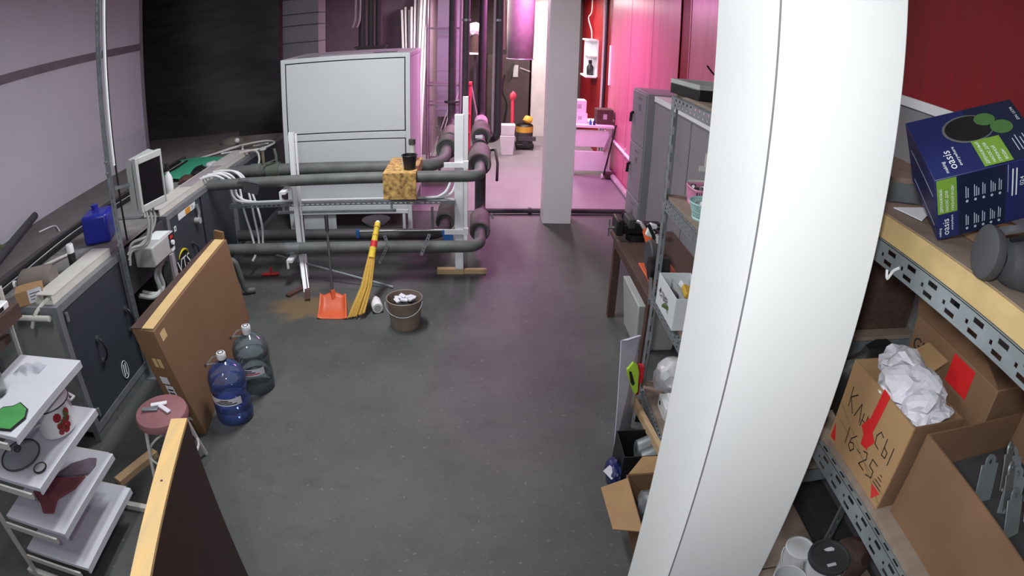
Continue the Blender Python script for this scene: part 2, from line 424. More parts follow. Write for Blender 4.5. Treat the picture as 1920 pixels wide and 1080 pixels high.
# clad columns
def column(name, x0, x1, y0, y1, mat, joint):
    o = struct(name, B().box(x0, x1, y0, y1, 0, 3.7), mat, bevel=0.004)
    return o
col = column('column_near', 0.552, 0.886, 1.064, 1.398, 'column_white', True)
struct('joint_line', B().box(0.5512, 0.5545, 1.0632, 1.0665, 0, 3.7), 'wall_grey', col)
for (y, z, L, a) in ((1.22, 0.62, 0.03, 0.4), (1.25, 0.70, 0.02, 0.1), (1.2, 0.5, 0.035, 1.2)):
    struct('scuff', B().obox((0.5515, y, z), (0.001, L, 0.0025), (a, 0, 0)), 'dark_grey', col)
struct('screw_hole', B().obox((0.585, 1.0635, 0.605), (0.004, 0.002, 0.018), (0, 0.15, 0)), 'black', col)
colb = column('column_back', 0.745, 1.085, 6.9, 7.22, 'column_grey', False)
pil = struct('column_far', B().box(1.0, 1.32, 12.42, 12.75, 0, 3.7), 'off_white')
# pipes laid across the floor between the walls, with an elbow
t = thing('floor_pipe', 'pair of slim mauve pipes lying across the floor behind the square column', 'pipe', (1.0, 7.3, 0))
obj('pipe', B().cyl((0.02, 7.24, 0.045), (1.84, 7.3, 0.045), 0.032, n=12), 'pipe_dark', t)
obj('pipe', B().cyl((0.10, 7.33, 0.03), (1.84, 7.38, 0.03), 0.018, n=10), 'pipe_pale', t)
obj('coupling', B().cyl((0.60, 7.26, 0.045), (0.64, 7.262, 0.045), 0.042, n=12), 'pipe_dark', t)
obj('elbow', B().tube([(1.84, 7.3, 0.045), (1.90, 7.3, 0.045), (1.93, 7.33, 0.045), (1.93, 7.44, 0.045)], 0.036, 12), 'pipe_dark', t)

# ceiling lamps (above the picture)
def ceiling_lamp(x, y, z, label, tubes):
    t = thing('ceiling_lamp', label, 'lamp', (x, y, z))
    obj('housing', B().box(x - 0.17, x + 0.17, y - 0.64, y + 0.64, z + 0.05, z + 0.12), 'white_paint', t)
    for s in (-1, 1):
        obj('tube', B().cyl((x + s * 0.08, y - 0.58, z + 0.03), (x + s * 0.08, y + 0.58, z + 0.03), 0.014, n=8), tubes, t)
    for s in (-1, 1):
        obj('hanger', B().cyl((x, y + s * 0.5, z + 0.12), (x, y + s * 0.5, 3.7), 0.006, n=6), 'galv', t)
glow('lamp_tube_pink', (1.0, 0.3, 0.7), 4.0)
for i, (x, y, z, e, c) in enumerate(LAMPS):
    ceiling_lamp(x, y, z, ('twin tube ceiling lamp above the white column', 'twin tube ceiling lamp above the pipe stands')[i], 'lamp_tube')
ceiling_lamp(0.75, 8.4, 2.95, 'pink twin tube grow lamp hanging in the back room', 'lamp_tube_pink')
ceiling_lamp(-0.1, 9.85, 2.95, 'white twin tube lamp hanging behind the pale duct', 'lamp_tube')

ceiling_lamp(1.35, 11.4, 2.95, 'white twin tube lamp at the far end beyond the square column', 'lamp_tube')
t = thing('stand_in_led_lamp', 'small added lamp on an arm, standing in for the camera LED', 'lamp', (-0.16, -0.2, 2.5))  # lamp body and arm are added to carry the camera LED light
obj('head', B().box(-0.23, -0.09, -0.24, -0.13, 2.50, 2.62), 'black', t, bevel=0.01)
obj('arm', B().box(-0.175, -0.145, -1.2, -0.24, 2.545, 2.575), 'galv', t)

# ------------------------------------------------------------------ left: air handling units along the wall
FX = -2.6
def ahu(name, label, y0, y1, panels, x_back=-3.45, near_mat='ahu_panel_green', top='ahu_top'):
    t = thing(name, label, 'air unit', ((FX + x_back) / 2, (y0 + y1) / 2, 0))
    obj('base_rail', B().box(FX - 0.06, FX - 0.005, y0, y1, 0, 0.075), 'galv_dark', t); obj('base_rail', B().box(x_back, x_back + 0.05, y0, y1, 0, 0.075), 'galv_dark', t)
    obj('core', B().box(x_back + 0.02, FX - 0.03, y0 + 0.02, y1 - 0.02, 0.07, 1.0), 'ahu_core', t)
    f = B(); p = 0.05
    for y in (y0, y1 - p):
        f.box(FX - p, FX, y, y + p, 0.075, 1.02).box(x_back, x_back + p, y, y + p, 0.075, 1.02)
        f.box(x_back + p, FX - p, y, y + p, 0.97, 1.02).box(x_back + p, FX - p, y, y + p, 0.075, 0.125)
    for z in (0.075, 0.97): f.box(FX - p, FX, y0 + p, y1 - p, z, z + 0.05)
    obj('frame', f, 'ahu_frame', t)
    obj('top_panel', B().box(x_back + 0.01, FX - 0.045, y0 + 0.04, y1 - 0.04, 1.0, 1.022), top, t)
    obj('end_panel', B().box(x_back + 0.04, FX - 0.05, y0 + 0.004, y0 + 0.03, 0.12, 0.97), near_mat, t)
    for a, c in panels: obj('door_panel', B().box(FX - 0.03, FX - 0.006, a, c, 0.128, 0.966), 'ahu_panel', t, bevel=0.006)
    return t
def handle(t, y, z0, z1, x=FX):
    pts = arc((x, y, (z0 + z1) / 2), 1, PI / 2, -PI / 2, 8, lambda c, s_: Vector((c * 0.05, 0.004, s_ * (z1 - z0) / 2)))
    h = obj('door_handle', B().tube(pts, 0.008, 8), 'black', t)
    for z in (z0, z1): obj('handle_foot', B().cyl((x - 0.008, y, z), (x + 0.012, y, z), 0.022, n=12), 'dark_grey', h)
u1 = ahu('air_handling_unit', 'dark air unit section nearest the white rack, with a small oval badge', 2.62, 3.52, [(2.675, 3.465)])
handle(u1, 2.96, 0.45, 0.62); handle(u1, 3.40, 0.45, 0.62)
for z in (0.92, 0.20): obj('hinge', B().cyl((FX + 0.008, 2.70, z - 0.03), (FX + 0.008, 2.70, z + 0.03), 0.012, n=8), 'galv', u1)
em = obj('oval_badge', B().lathe([(0, 0.004), (0.05, 0.004), (0.05, 0)], (FX - 0.006, 3.18, 0.24), 20, Matrix(((0, 0, 1), (0.8, 0, 0), (0, 1.3, 0)))), 'navy_dark', u1)
obj('badge_rim', B().tube([Vector((FX, 3.18 + 0.043 * math.cos(a), 0.24 + 0.069 * math.sin(a))) for a in [2 * PI * k / 24 for k in range(25)]], 0.003, 6, caps=False), 'print_white', em)
for s in (-1, 1): obj('badge_stripe', B().obox((FX - 0.001, 3.18 + s * 0.014, 0.24), (0.003, 0.012, 0.09), (-0.12, 0, 0)), 'print_white', em)
u2 = ahu('air_handling_unit', 'dark air unit section with the round lettered emblem behind the flat carton', 4.28, 5.8, [(4.335, 4.98), (5.02, 5.745)])
handle(u2, 4.26, 0.48, 0.63); handle(u2, 4.70, 0.47, 0.62)
em = obj('round_emblem', B().lathe([(0, 0.004), (0.135, 0.004), (0.135, 0)], (FX - 0.006, 4.48, 0.52), 32, Matrix(((0, 0, 1), (0.95, 0, 0), (0, 1, 0)))), 'black', u2)
lettering('VTS', 0.155, (FX - 0.002, 4.345, 0.475), (0, 1, 0), (0, 0.0, 1), 'print_white', em)
pts = [Vector((FX, 4.48 + 0.118 * math.cos(a), 0.52 + 0.124 * math.sin(a))) for a in [math.radians(25 + 120 * k / 16) for k in range(17)]]
obj('yellow_arc', B().tube(pts, [0.002 + 0.010 * math.sin(PI * k / 16) for k in range(17)], 6), 'print_yellow', em)
lb = obj('name_plate', B().box(FX - 0.006, FX - 0.001, 4.50, 4.86, 0.905, 0.962), 'print_white', u2)
obj('plate_field', B().box(FX - 0.003, FX + 0.001, 4.645, 4.745, 0.908, 0.959), 'print_orange', lb)
lettering('20', 0.052, (FX, 4.66, 0.917), (0, 1, 0), (0, 0, 1), 'ink', lb)
lettering('73', 0.046, (FX - 0.001, 4.765, 0.917), (0, 1, 0), (0, 0, 1), 'ink', lb)
sq = obj('square_sticker', B().box(FX - 0.006, FX - 0.003, 4.395, 4.435, 0.84, 0.885), 'print_white', u2)
obj('sticker_mark', B().box(FX - 0.004, FX - 0.002, 4.408, 4.422, 0.853, 0.872), 'ink', sq)
kn = obj('pressure_tap', B().cyl((FX - 0.01, 4.83, 0.79), (FX + 0.05, 4.83, 0.79), 0.03, n=14), 'grey_plastic', u2)
obj('tap_pipe', B().tube([(FX + 0.03, 4.83, 0.80), (FX + 0.035, 4.85, 0.86), (FX + 0.02, 4.85, 0.94)], 0.016, 8), 'galv', kn)
u3 = ahu('air_handling_unit', 'dusty dark air unit section under the loose cables beside the black sheet', 5.8, 7.7, [(5.86, 7.64)], top='dusty_top')
obj('round_cover', B().lathe([(0.16, 0), (0.16, 0.03), (0.1, 0.06), (0, 0.065)], (-3.2, 7.25, 1.022), 24), 'dusty_top', u3)
# the connection between the two sections, behind the post
t = thing('flexible_connection', 'dark recessed duct connection behind the slotted steel post', 'duct', (-3.0, 3.9, 0))
obj('body', B().box(-3.43, -2.84, 3.52, 4.28, 0.07, 0.98), 'ahu_core', t)
obj('cover', B().box(-3.45, -2.72, 3.53, 4.27, 0.98, 1.015), 'ahu_top', t)
t = tag(obj('mounting_plate', B().box(-2.66, -2.63, 3.54, 4.27, 0.64, 0.99), 'dark_grey'), 'grey steel plate behind the switch box and the post', 'plate')
# cable trunking along the front edge of the unit tops
def trunk(y0, y1, label):
    t = thing('cable_trunking', label, 'trunking', (-2.74, (y0 + y1) / 2, 1.022))
    obj('channel', B().box(-2.83, -2.655, y0, y1, 1.023, 1.03).box(-2.83, -2.82, y0, y1, 1.03, 1.075).box(-2.665, -2.655, y0, y1, 1.03, 1.075), 'off_white', t)
    obj('cover', B().box(-2.832, -2.653, y0 + 0.02, y1, 1.075, 1.082), 'off_white', t)
    return t
trunk(2.66, 3.44, 'white cable trunking on the near air unit in front of the spray can')
tk = trunk(4.27, 6.45, 'long white cable trunking on the unit top under the green sheet')
obj('paper_strip', B().box(-2.80, -2.66, 4.95, 5.7, 1.083, 1.087), 'pipe_pale', tk)
# slotted steel post, floor to ceiling
t = thing('slotted_post', 'tall slotted galvanised steel post standing before the air units', 'post', (-2.55, 3.49, 0))
hs = [(0.05 + k * 0.06, 0.085 + k * 0.06, 0.012, 0.021) for k in range(60)]
obj('flange', B().perf((-2.575, 3.46, 0), (0, 0, 1), (0, 1, 0), 3.7, 0.06, 0.003, hs), 'galv', t)
obj('flange', B().perf((-2.575, 3.46, 0), (0, 0, 1), (1, 0, 0), 3.7, 0.045, 0.003, hs), 'galv', t)
obj('conduit', B().cyl((-2.53, 3.505, 1.66), (-2.53, 3.505, 3.7), 0.012, n=8), 'white_paint', t)
obj('conduit', B().cyl((-2.535, 3.535, 1.1), (-2.535, 3.535, 3.7), 0.008, n=8), 'black', t)
obj('foot_plate', B().box(-2.6, -2.5, 3.42, 3.56, 0, 0.006), 'galv', t)
for z in (1.70, 1.62, 1.10): obj('bolt', B().cyl((-2.56, 3.47, z), (-2.56, 3.435, z), 0.009, n=8), 'steel', t)
# old flat monitor / control panel on the post
t = thing('wall_monitor', 'grey monitor with a dark screen mounted on the slotted post', 'monitor', (-2.35, 3.65, 1.28))
R = Matrix.Rotation(math.radians(-13.3), 3, 'Z')
def mp(u, v, n): # u along the width, v up, n out of the screen
    return Vector((-2.34, 3.69, 1.485)) + R @ Vector((n, u, v))
def slab(b_, u0, u1, v0, v1, n0, n1):
    return b_.hexa([mp(u0, v0, n0), mp(u1, v0, n0), mp(u1, v0, n1), mp(u0, v0, n1), mp(u0, v1, n0), mp(u1, v1, n0), mp(u1, v1, n1), mp(u0, v1, n1)])
obj('back_shell', B().hexa([mp(-0.135, -0.19, -0.02), mp(0.13, -0.19, -0.02), mp(0.22, -0.15, -0.2), mp(-0.12, -0.15, -0.1), mp(-0.135, 0.185, -0.02), mp(0.13, 0.185, -0.02), mp(0.22, 0.185, -0.2), mp(-0.12, 0.185, -0.1)]), 'grey_plastic', t, bevel=0.01)
bz = B()
for q in ((-0.145, -0.115, -0.2, 0.195), (0.13, 0.145, -0.2, 0.195), (-0.115, 0.13, 0.145, 0.195), (-0.115, 0.13, -0.2, -0.15)): slab(bz, *q, -0.025, 0.015)
obj('bezel', bz, 'grey_plastic', t, bevel=0.005)
obj('screen', slab(B(), -0.116, 0.131, -0.151, 0.146, -0.02, 0.004), 'black_gloss', t)
obj('side_grille', slab(B(), -0.148, -0.145, -0.17, 0.17, -0.09, -0.03), 'grey_plastic', t)
obj('bracket', B().bar((-2.55, 3.5, 1.5), (-2.42, 3.62, 1.5), 0.06, 0.02), 'galv', t)
# grey cable loops under the monitor
for k, (dy, zz) in enumerate(((0.0, 1.06), (0.05, 1.04), (0.1, 1.09))):
    p = smooth_path([(-2.36, 3.60 + dy, 1.30), (-2.36, 3.61 + dy, 1.18), (-2.40, 3.58 + dy * .6, zz), (-2.50, 3.53, zz - 0.02), (-2.53, 3.50, 1.0 - 0.04 * k)])
    tag(obj('cable', B().tube(p, 0.011, 7), 'grey_plastic'), ('thin grey cable hooking down from the monitor, innermost', 'grey cable hooking down from the monitor, middle one', 'grey cable hooking down from the monitor, outermost')[k], 'cable', 'cables under the monitor')
# switch box
t = thing('switch_box', 'grey repair switch box with a red mark below the monitor', 'switch box', (-2.55, 3.9, 0.82))
obj('body', B().box(-2.63, -2.44, 3.72, 4.10, 0.80, 0.965), 'grey_plastic', t, bevel=0.014)
lb = obj('rotary_label', B().box(-2.441, -2.437, 4.0, 4.085, 0.845, 0.955), 'black', t)
obj('red_mark', B().box(-2.438, -2.435, 4.02, 4.065, 0.915, 0.94), 'red', lb)
obj('knob', B().cyl((-2.44, 4.042, 0.882), (-2.42, 4.042, 0.882), 0.02, n=14), 'print_white', lb)
obj('type_label', B().box(-2.60, -2.46, 3.88, 4.08, 0.966, 0.968), 'print_white', t)
obj('small_sticker', B().box(-2.439, -2.436, 4.02, 4.07, 0.81, 0.838), 'print_white', t)
for k, dy in enumerate((0.0, 0.06)):
    p = smooth_path([(-2.52, 4.03 + dy, 0.80), (-2.52, 3.9 + dy, 0.76), (-2.53, 3.84 + dy, 0.68), (-2.53, 3.86 + dy, 0.56), (-2.55, 3.76 + dy, 0.54), (-2.62, 3.66 + dy, 0.60)])
    tag(obj('flexible_hose', B().tube(p, 0.019, 8), 'grey_plastic'), ('grey corrugated hose curling below the switch box, beside the post', 'grey corrugated hose curling below the switch box, beside the emblem panel')[k], 'hose')
t = tag(obj('foil_pipe', B().tube([(-2.565, 4.2, 0.0), (-2.565, 4.2, 0.3), (-2.567, 4.205, 0.45), (-2.565, 4.2, 0.55), (-2.568, 4.2, 0.72)], [0.03, 0.035, 0.045, 0.034, 0.03], 9), 'pipe_pale'), 'pale foil wrapped pipe standing behind the flat carton', 'pipe')

# ------------------------------------------------------------------ things on and behind the air units
t = thing('blue_canister', 'blue plastic canister on the near air unit behind the post', 'canister', (-3.0, 3.8, 1.022))
R = Matrix.Rotation(math.radians(20), 3, 'Z')
obj('body', B().obox((-3.0, 3.80, 1.022 + 0.115), (0.24, 0.26, 0.23), R), 'blue_plastic', t, bevel=0.025)
obj('neck', B().cyl((-3.06, 3.86, 1.25), (-3.06, 3.86, 1.275), 0.03, n=14), 'blue_plastic', t)
obj('cap', B().cyl((-3.06, 3.86, 1.275), (-3.06, 3.86, 1.29), 0.034, n=14), 'blue_plastic', t)
t = thing('spray_can', 'black spray can with a white cap on the near air unit', 'spray can', (-2.85, 3.21, 1.022))
Rt = Matrix.Rotation(math.radians(-4), 3, 'Y')
obj('can', B().lathe([(0, 0), (0.031, 0.0), (0.032, 0.004), (0.032, 0.115), (0.029, 0.125), (0, 0.125)], (-2.868, 3.21, 1.0225), 18), 'black', t)
obj('cap', B().lathe([(0.031, 0.125), (0.031, 0.18), (0.026, 0.188), (0, 0.188)], (-2.868, 3.21, 1.0225), 18), 'white_plastic', t)
obj('printed_band', B().lathe([(0.0326, 0.03), (0.0326, 0.05)], (-2.868, 3.21, 1.0225), 18), 'dark_grey', t)
t = tag(obj('bottle_stopper', B().lathe([(0, 0.03), (0.018, 0.03), (0.021, 0.0)], (-2.93, 3.05, 1.0225), 14), 'white_plastic'), 'small white cap lying on the near unit top left of the spray can', 'cap')
t = thing('cable_stub', 'short grey hose end fitting on the near unit, joined to a pale hose', 'hose', (-2.9, 2.95, 1.022))
p = smooth_path([(-2.885, 2.955, 1.06), (-3.0, 2.96, 1.05), (-3.12, 3.0, 1.05), (-3.2, 3.12, 1.06), (-3.16, 3.32, 1.05), (-3.1, 3.5, 1.035)])
obj('hose', B().tube(p, 0.011, 8), 'off_white', t)
obj('fitting', B().box(-2.89, -2.85, 2.925, 2.985, 1.022, 1.085), 'dark_grey', t, bevel=0.006)
# dark cables running along the back edge of the units
labs = ('thick dark cable along the back edge of the near air unit', 'thin pale cable along the back edge of the near air unit', 'dark cable lying beside the thin pale one behind the near unit', 'dark pipe behind the near air unit, closest to the wall')
for k, (x, r, m) in enumerate(((-3.36, 0.022, 'black'), (-3.41, 0.010, 'grey_plastic'), (-3.465, 0.028, 'black'), (-3.56, 0.035, 'pipe_dark'))):
    p = smooth_path([(x + 0.02, 2.2, 1.04), (x + 0.05, 3.0, 1.045), (x - 0.01, 3.9, 1.045), (x + 0.02, 4.9, 1.045), (x, 6.2, 1.045)], 5)
    if k == 3: p = [(x, 2.3, 1.02), (x, 6.5, 1.02)]
    tag(obj('cable', B().tube(p, r, 7), m), labs[k], 'cable')
t = tag(obj('grey_tube', B().cyl((-3.62, 2.6, 1.05), (-4.36, 4.4, 1.08), 0.04, n=14), 'dark_grey'), 'thick grey tube leaning on the ledge against the left wall', 'tube')
t = thing('green_machine', 'green tool with a black handle at the far left on the ledge', 'tool', (-4.2, 3.55, 0.985))
obj('body', B().box(-4.42, -4.16, 3.42, 3.72, 0.985, 1.06), 'flower_green', t, bevel=0.02)
obj('motor', B().cyl((-4.32, 3.45, 1.09), (-4.32, 3.66, 1.09), 0.05, n=14), 'cloth_green', t)
obj('grip', B().cyl((-4.3, 3.70, 1.05), (-4.31, 3.73, 1.2), 0.022, n=10), 'black', t)
obj('red_button', B().cyl((-4.2, 3.62, 1.06), (-4.2, 3.62, 1.075), 0.016, n=10), 'red', t)
t = tag(obj('bent_wire', B().tube(smooth_path([(-4.1, 4.15, 0.995), (-3.98, 4.28, 1.0), (-3.8, 4.15, 0.993)]), 0.007, 6), 'white_paint'), 'thin bent pale wire on the ledge by the left wall', 'wire')
# junk at the near end of the first unit
t = thing('grey_drum', 'grey rounded canister lying on the near unit end', 'canister', (-3.05, 2.85, 1.022))
obj('body', B().lathe([(0, 0), (0.06, 0.0), (0.085, 0.03), (0.085, 0.24), (0.06, 0.28), (0, 0.28)], (-3.08, 2.80, 1.11), 18, Matrix(((0, 0, 0.9), (1, 0, 0.4), (0, 1, 0)))), 'dusty_top', t)
obj('cap', B().cyl((-3.12, 2.775, 1.11), (-3.14, 2.765, 1.11), 0.025, n=12), 'white_plastic', t)
t = thing('small_carton', 'small kraft carton with a white printed label on the near unit end', 'box', (-2.95, 2.68, 0.95))
Rc = Matrix.Rotation(math.radians(38), 3, 'Z')
cc = Vector((-2.93, 2.72, 1.022 + 0.05))
obj('body', B().obox(cc, (0.22, 0.14, 0.10), Rc), 'kraft', t, bevel=0.003)
def cp(u, v, n): return cc + Rc @ Vector((u, v, n))
lb = obj('label_sheet', B().hexa([cp(-0.01, -0.071, -0.045), cp(0.10, -0.071, -0.045), cp(0.10, -0.07, -0.045), cp(-0.01, -0.07, -0.045), cp(-0.01, -0.071, 0.045), cp(0.10, -0.071, 0.045), cp(0.10, -0.07, 0.045), cp(-0.01, -0.07, 0.045)]), 'paper', t)
for k in range(3): obj('print_line', B().hexa([cp(0.005, -0.0716, -0.025 + k * 0.02), cp(0.085, -0.0716, -0.025 + k * 0.02), cp(0.085, -0.071, -0.025 + k * 0.02), cp(0.005, -0.071, -0.025 + k * 0.02), cp(0.005, -0.0716, -0.020 + k * 0.02), cp(0.085, -0.0716, -0.020 + k * 0.02), cp(0.085, -0.071, -0.020 + k * 0.02), cp(0.005, -0.071, -0.020 + k * 0.02)]), 'ink', lb)
t = tag(obj('white_hose_piece', B().tube(smooth_path([(-2.70, 2.80, 1.05), (-2.74, 2.70, 1.04), (-2.80, 2.60, 0.99), (-2.86, 2.58, 0.9)]), 0.016, 8), 'off_white'), 'short cream hose beside the small labelled carton', 'hose')
t = tag(obj('cream_pipe', B().cyl((-3.02, 2.585, 0.96), (-2.66, 2.585, 0.965), 0.02, n=10), 'off_white'), 'cream pipe along the top edge of the near end panel', 'pipe')
# on the second unit: bottle, green sheet, rags, hoses
t = thing('squirt_bottle', 'white squirt bottle with a dark cap on the unit beside the monitor', 'bottle', (-2.9, 4.92, 1.022))
obj('body', B().lathe([(0, 0), (0.042, 0), (0.045, 0.01), (0.045, 0.15), (0.036, 0.185), (0.018, 0.215), (0.015, 0.235), (0, 0.235)], (-2.9, 4.92, 1.0225), 18), 'white_plastic', t)
obj('cap', B().lathe([(0.024, 0.235), (0.024, 0.29), (0.02, 0.30), (0, 0.30)], (-2.9, 4.92, 1.0225), 14), 'black', t)
t = tag(obj('green_sheet', B().grid(lambda u, v: Vector((-3.62 + 0.72 * u, 5.30 + 1.02 * v + 0.08 * u, 1.026 + 0.045 * math.sin(u * PI) * (1 - 0.6 * v) + 0.01 * math.sin(7 * v + 3 * u))), 12, 12), 'green_sheet'), 'bright green sheet lying on the unit top behind the trunking', 'sheet')
for k, (c, s_, m, l) in enumerate((((-2.93, 5.35, 1.06), (0.07, 0.10, 0.04), 'rust', 'rusty brown rag on the unit by the green sheet, nearer one'), ((-2.93, 5.66, 1.06), (0.08, 0.13, 0.045), 'black', 'dark crumpled bag on the unit by the green sheet'), ((-2.9, 5.92, 1.055), (0.05, 0.09, 0.035), 'paper', 'pale crumpled paper on the unit behind the dark bag'))):
    tag(obj('rag', B().crumple(c, s_, 2, 0.25, 0.75), m), l, 'rag')
t = tag(obj('red_wine_can', B().lathe([(0, 0), (0.035, 0), (0.035, 0.11), (0.03, 0.12), (0, 0.12)], (-2.97, 4.78, 1.0225), 14), 'cloth_maroon'), 'dark maroon can between the monitor and the squirt bottle', 'can')
loops = [([(-3.1, 6.55, 1.05), (-2.9, 6.75, 1.07), (-2.6, 6.9, 1.08), (-2.42, 6.75, 1.08), (-2.5, 6.5, 1.07), (-2.7, 6.42, 1.07)], 'pale cable loop hanging past the end of the trunking'),
         ([(-3.3, 6.3, 1.04), (-3.05, 6.6, 1.05), (-2.85, 6.7, 1.08), (-2.72, 6.45, 1.09)], 'pale cable curving over the dusty unit top'),
         ([(-2.7, 6.3, 1.08), (-2.52, 6.35, 1.08), (-2.44, 6.25, 1.0), (-2.43, 6.1, 0.9)], 'pale cable dropping from the trunking end to the valve')]
for p, l in loops: tag(obj('cable', B().tube(smooth_path(p), 0.012, 7), 'off_white'), l, 'cable')
for k, (y, x) in enumerate(((6.62, -2.98), (6.95, -2.68))):
    tag(obj('white_strip', B().obox((x, y, 1.03), (0.2, 0.03, 0.012), (0, 0, 0.5)), 'white_paint'), ('short white strip on the dusty unit top, nearer the green sheet', 'short white strip on the dusty unit top inside the cable loop')[k], 'strip')
t = thing('hand_lamp', 'small white bulb lamp on the dusty unit top', 'lamp', (-3.0, 6.95, 1.022))
obj('bulb', B().sphere((-3.0, 6.95, 1.10), 0.035, 2), 'white_plastic', t)
obj('holder', B().cyl((-3.0, 6.95, 1.022), (-3.0, 6.95, 1.075), 0.02, n=10), 'dark_grey', t)
# white cables that fall from the trunking to the pipes
drops = [([(-2.68, 5.18, 1.09), (-2.52, 5.22, 1.10), (-2.42, 5.28, 1.0), (-2.40, 5.33, 0.85), (-2.3, 5.36, 0.785), (-1.9, 5.37, 0.775), (-0.6, 5.37, 0.778), (-0.35, 5.4, 0.80), (-0.27, 5.45, 0.92), (-0.26, 5.5, 1.0)], 'white cable from the trunking along the perforated tray, upper one'),
         ([(-2.68, 5.24, 1.09), (-2.50, 5.28, 1.10), (-2.38, 5.33, 1.0), (-2.37, 5.37, 0.85), (-2.25, 5.40, 0.775), (-1.9, 5.40, 0.765), (-0.6, 5.40, 0.768), (-0.3, 5.43, 0.785), (-0.22, 5.47, 0.9)], 'white cable from the trunking along the perforated tray, lower one'),
         ([(-2.66, 5.32, 1.09), (-2.46, 5.36, 1.08), (-2.36, 5.40, 0.95), (-2.33, 5.40, 0.7), (-2.28, 5.40, 0.45), (-2.25, 5.38, 0.25), (-2.28, 5.34, 0.17)], 'white cable hanging to the lower pipes, nearest the air unit'),
         ([(-2.64, 5.42, 1.09), (-2.42, 5.46, 1.07), (-2.30, 5.47, 0.9), (-2.25, 5.46, 0.6), (-2.22, 5.44, 0.35), (-2.24, 5.40, 0.25)], 'white cable hanging to the lower pipes, middle one'),
         ([(-2.60, 5.50, 1.08), (-2.38, 5.52, 1.03), (-2.26, 5.52, 0.8), (-2.19, 5.50, 0.5), (-2.19, 5.46, 0.28)], 'white cable hanging to the lower pipes, farthest from the air unit')]
for p, l in drops: tag(obj('cable', B().tube(smooth_path(p, 6), 0.012, 7), 'white_paint'), l, 'cable', 'white cables falling from the trunking')

# ------------------------------------------------------------------ black sheet and the dark corner
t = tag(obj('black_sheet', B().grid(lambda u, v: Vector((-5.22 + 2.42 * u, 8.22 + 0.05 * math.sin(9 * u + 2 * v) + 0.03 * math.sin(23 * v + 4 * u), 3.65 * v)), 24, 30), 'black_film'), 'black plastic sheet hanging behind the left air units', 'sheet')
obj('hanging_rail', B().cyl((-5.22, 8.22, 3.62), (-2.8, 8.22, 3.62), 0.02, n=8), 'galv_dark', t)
t = thing('wrapped_duct', 'brown grey wrapped duct rising between the black sheet and cabinet', 'duct', (-2.53, 8.5, 0))
obj('body', B().box(-2.8, -2.27, 8.35, 8.75, 0, 3.7), 'wall_grey', t)
for z in (2.2, 2.45, 2.62, 2.84): obj('band', B().box(-2.805, -2.265, 8.345, 8.755, z, z + 0.015), 'dark_grey', t)

# ------------------------------------------------------------------ flat carton leaning on the unit
t = thing('flat_carton', 'tall flat brown carton leaning in front of the emblem unit', 'box', (-2.0, 3.6, 0))
A0, A1 = Vector((-1.80, 2.83, 0.0)), Vector((-2.02, 4.46, 0.0))          # front bottom near / far
T0, T1 = Vector((-1.945, 2.775, 0.80)), Vector((-2.045, 4.29, 0.80))     # front top near / far
bk, bk1 = Vector((-0.195, 0.03, 0.0)), Vector((-0.135, 0.05, 0.0))
obj('body', B().hexa([A0, A1, A1 + bk1, A0 + bk, T0, T1, T1 + bk1, T0 + bk]), 'kraft_big', t, bevel=0.004)
nf = (A1 - A0).cross(T0 - A0).normalized()
obj('top_flap', B().prism([T0 + Vector((-0.012, 0.02, 0.004)), T1 + Vector((-0.012, -0.02, 0.004)), T1 + Vector((-0.10, -0.02, 0.006)), T0 + Vector((-0.10, 0.02, 0.006))], (0, 0, 0.006)), 'kraft_pale', t)
obj('inner_flap', B().prism([T0 + Vector((-0.11, 0.02, 0.004)), T1 + Vector((-0.105, -0.02, 0.004)), T1 + Vector((-0.133, -0.02, 0.006)), T0 + Vector((-0.19, 0.02, 0.006))], (0, 0, 0.004)), 'wood_brown', t)
obj('end_flap', B().prism([T1 + Vector((-0.02, -0.03, 0)), T1 + Vector((-0.02, -0.03, 0.07)), T1 + Vector((-0.11, -0.0, 0.08)), T1 + Vector((-0.125, 0, 0))], (0.01, 0.02, 0)), 'kraft_big', t)
def face_pt(u, v): return (A0 * (1 - u) + A1 * u) * (1 - v) + (T0 * (1 - u) + T1 * u) * v
def end_pt(u, v): return (A0 + bk * u) * (1 - v) + (T0 + bk * u) * v - Vector((0, 0.001, 0))
def patch(b_, fn, u0, u1, v0, v1, off): return b_.prism([fn(u0, v0), fn(u1, v0), fn(u1, v1), fn(u0, v1)], off)
nn = Vector((0.002, 0, 0.0003)); ne = Vector((0, -0.002, -0.0002))
obj('small_label', patch(B(), face_pt, 0.035, 0.085, 0.875, 0.945, nn), 'kraft_pale', t)
obj('white_label', patch(B(), end_pt, 0.42, 0.75, 0.50, 0.565, ne), 'paper', t)
wl_ = obj('barcode_label', patch(B(), end_pt, 0.36, 0.70, 0.31, 0.48, ne), 'paper', t)
for k in range(4): obj('print_line', patch(B(), end_pt, 0.42, 0.64, 0.335 + k * 0.034, 0.348 + k * 0.034, ne * 2), 'ink', wl_)
for k in range(2): obj('print_mark', patch(B(), end_pt, 0.3 + 0.22 * k, 0.46 + 0.22 * k, 0.66, 0.74, ne), 'kraft_pale', t)
obj('hand_hole', patch(B(), end_pt, 0.25, 0.5, 0.145, 0.175, ne), 'off_white', t)

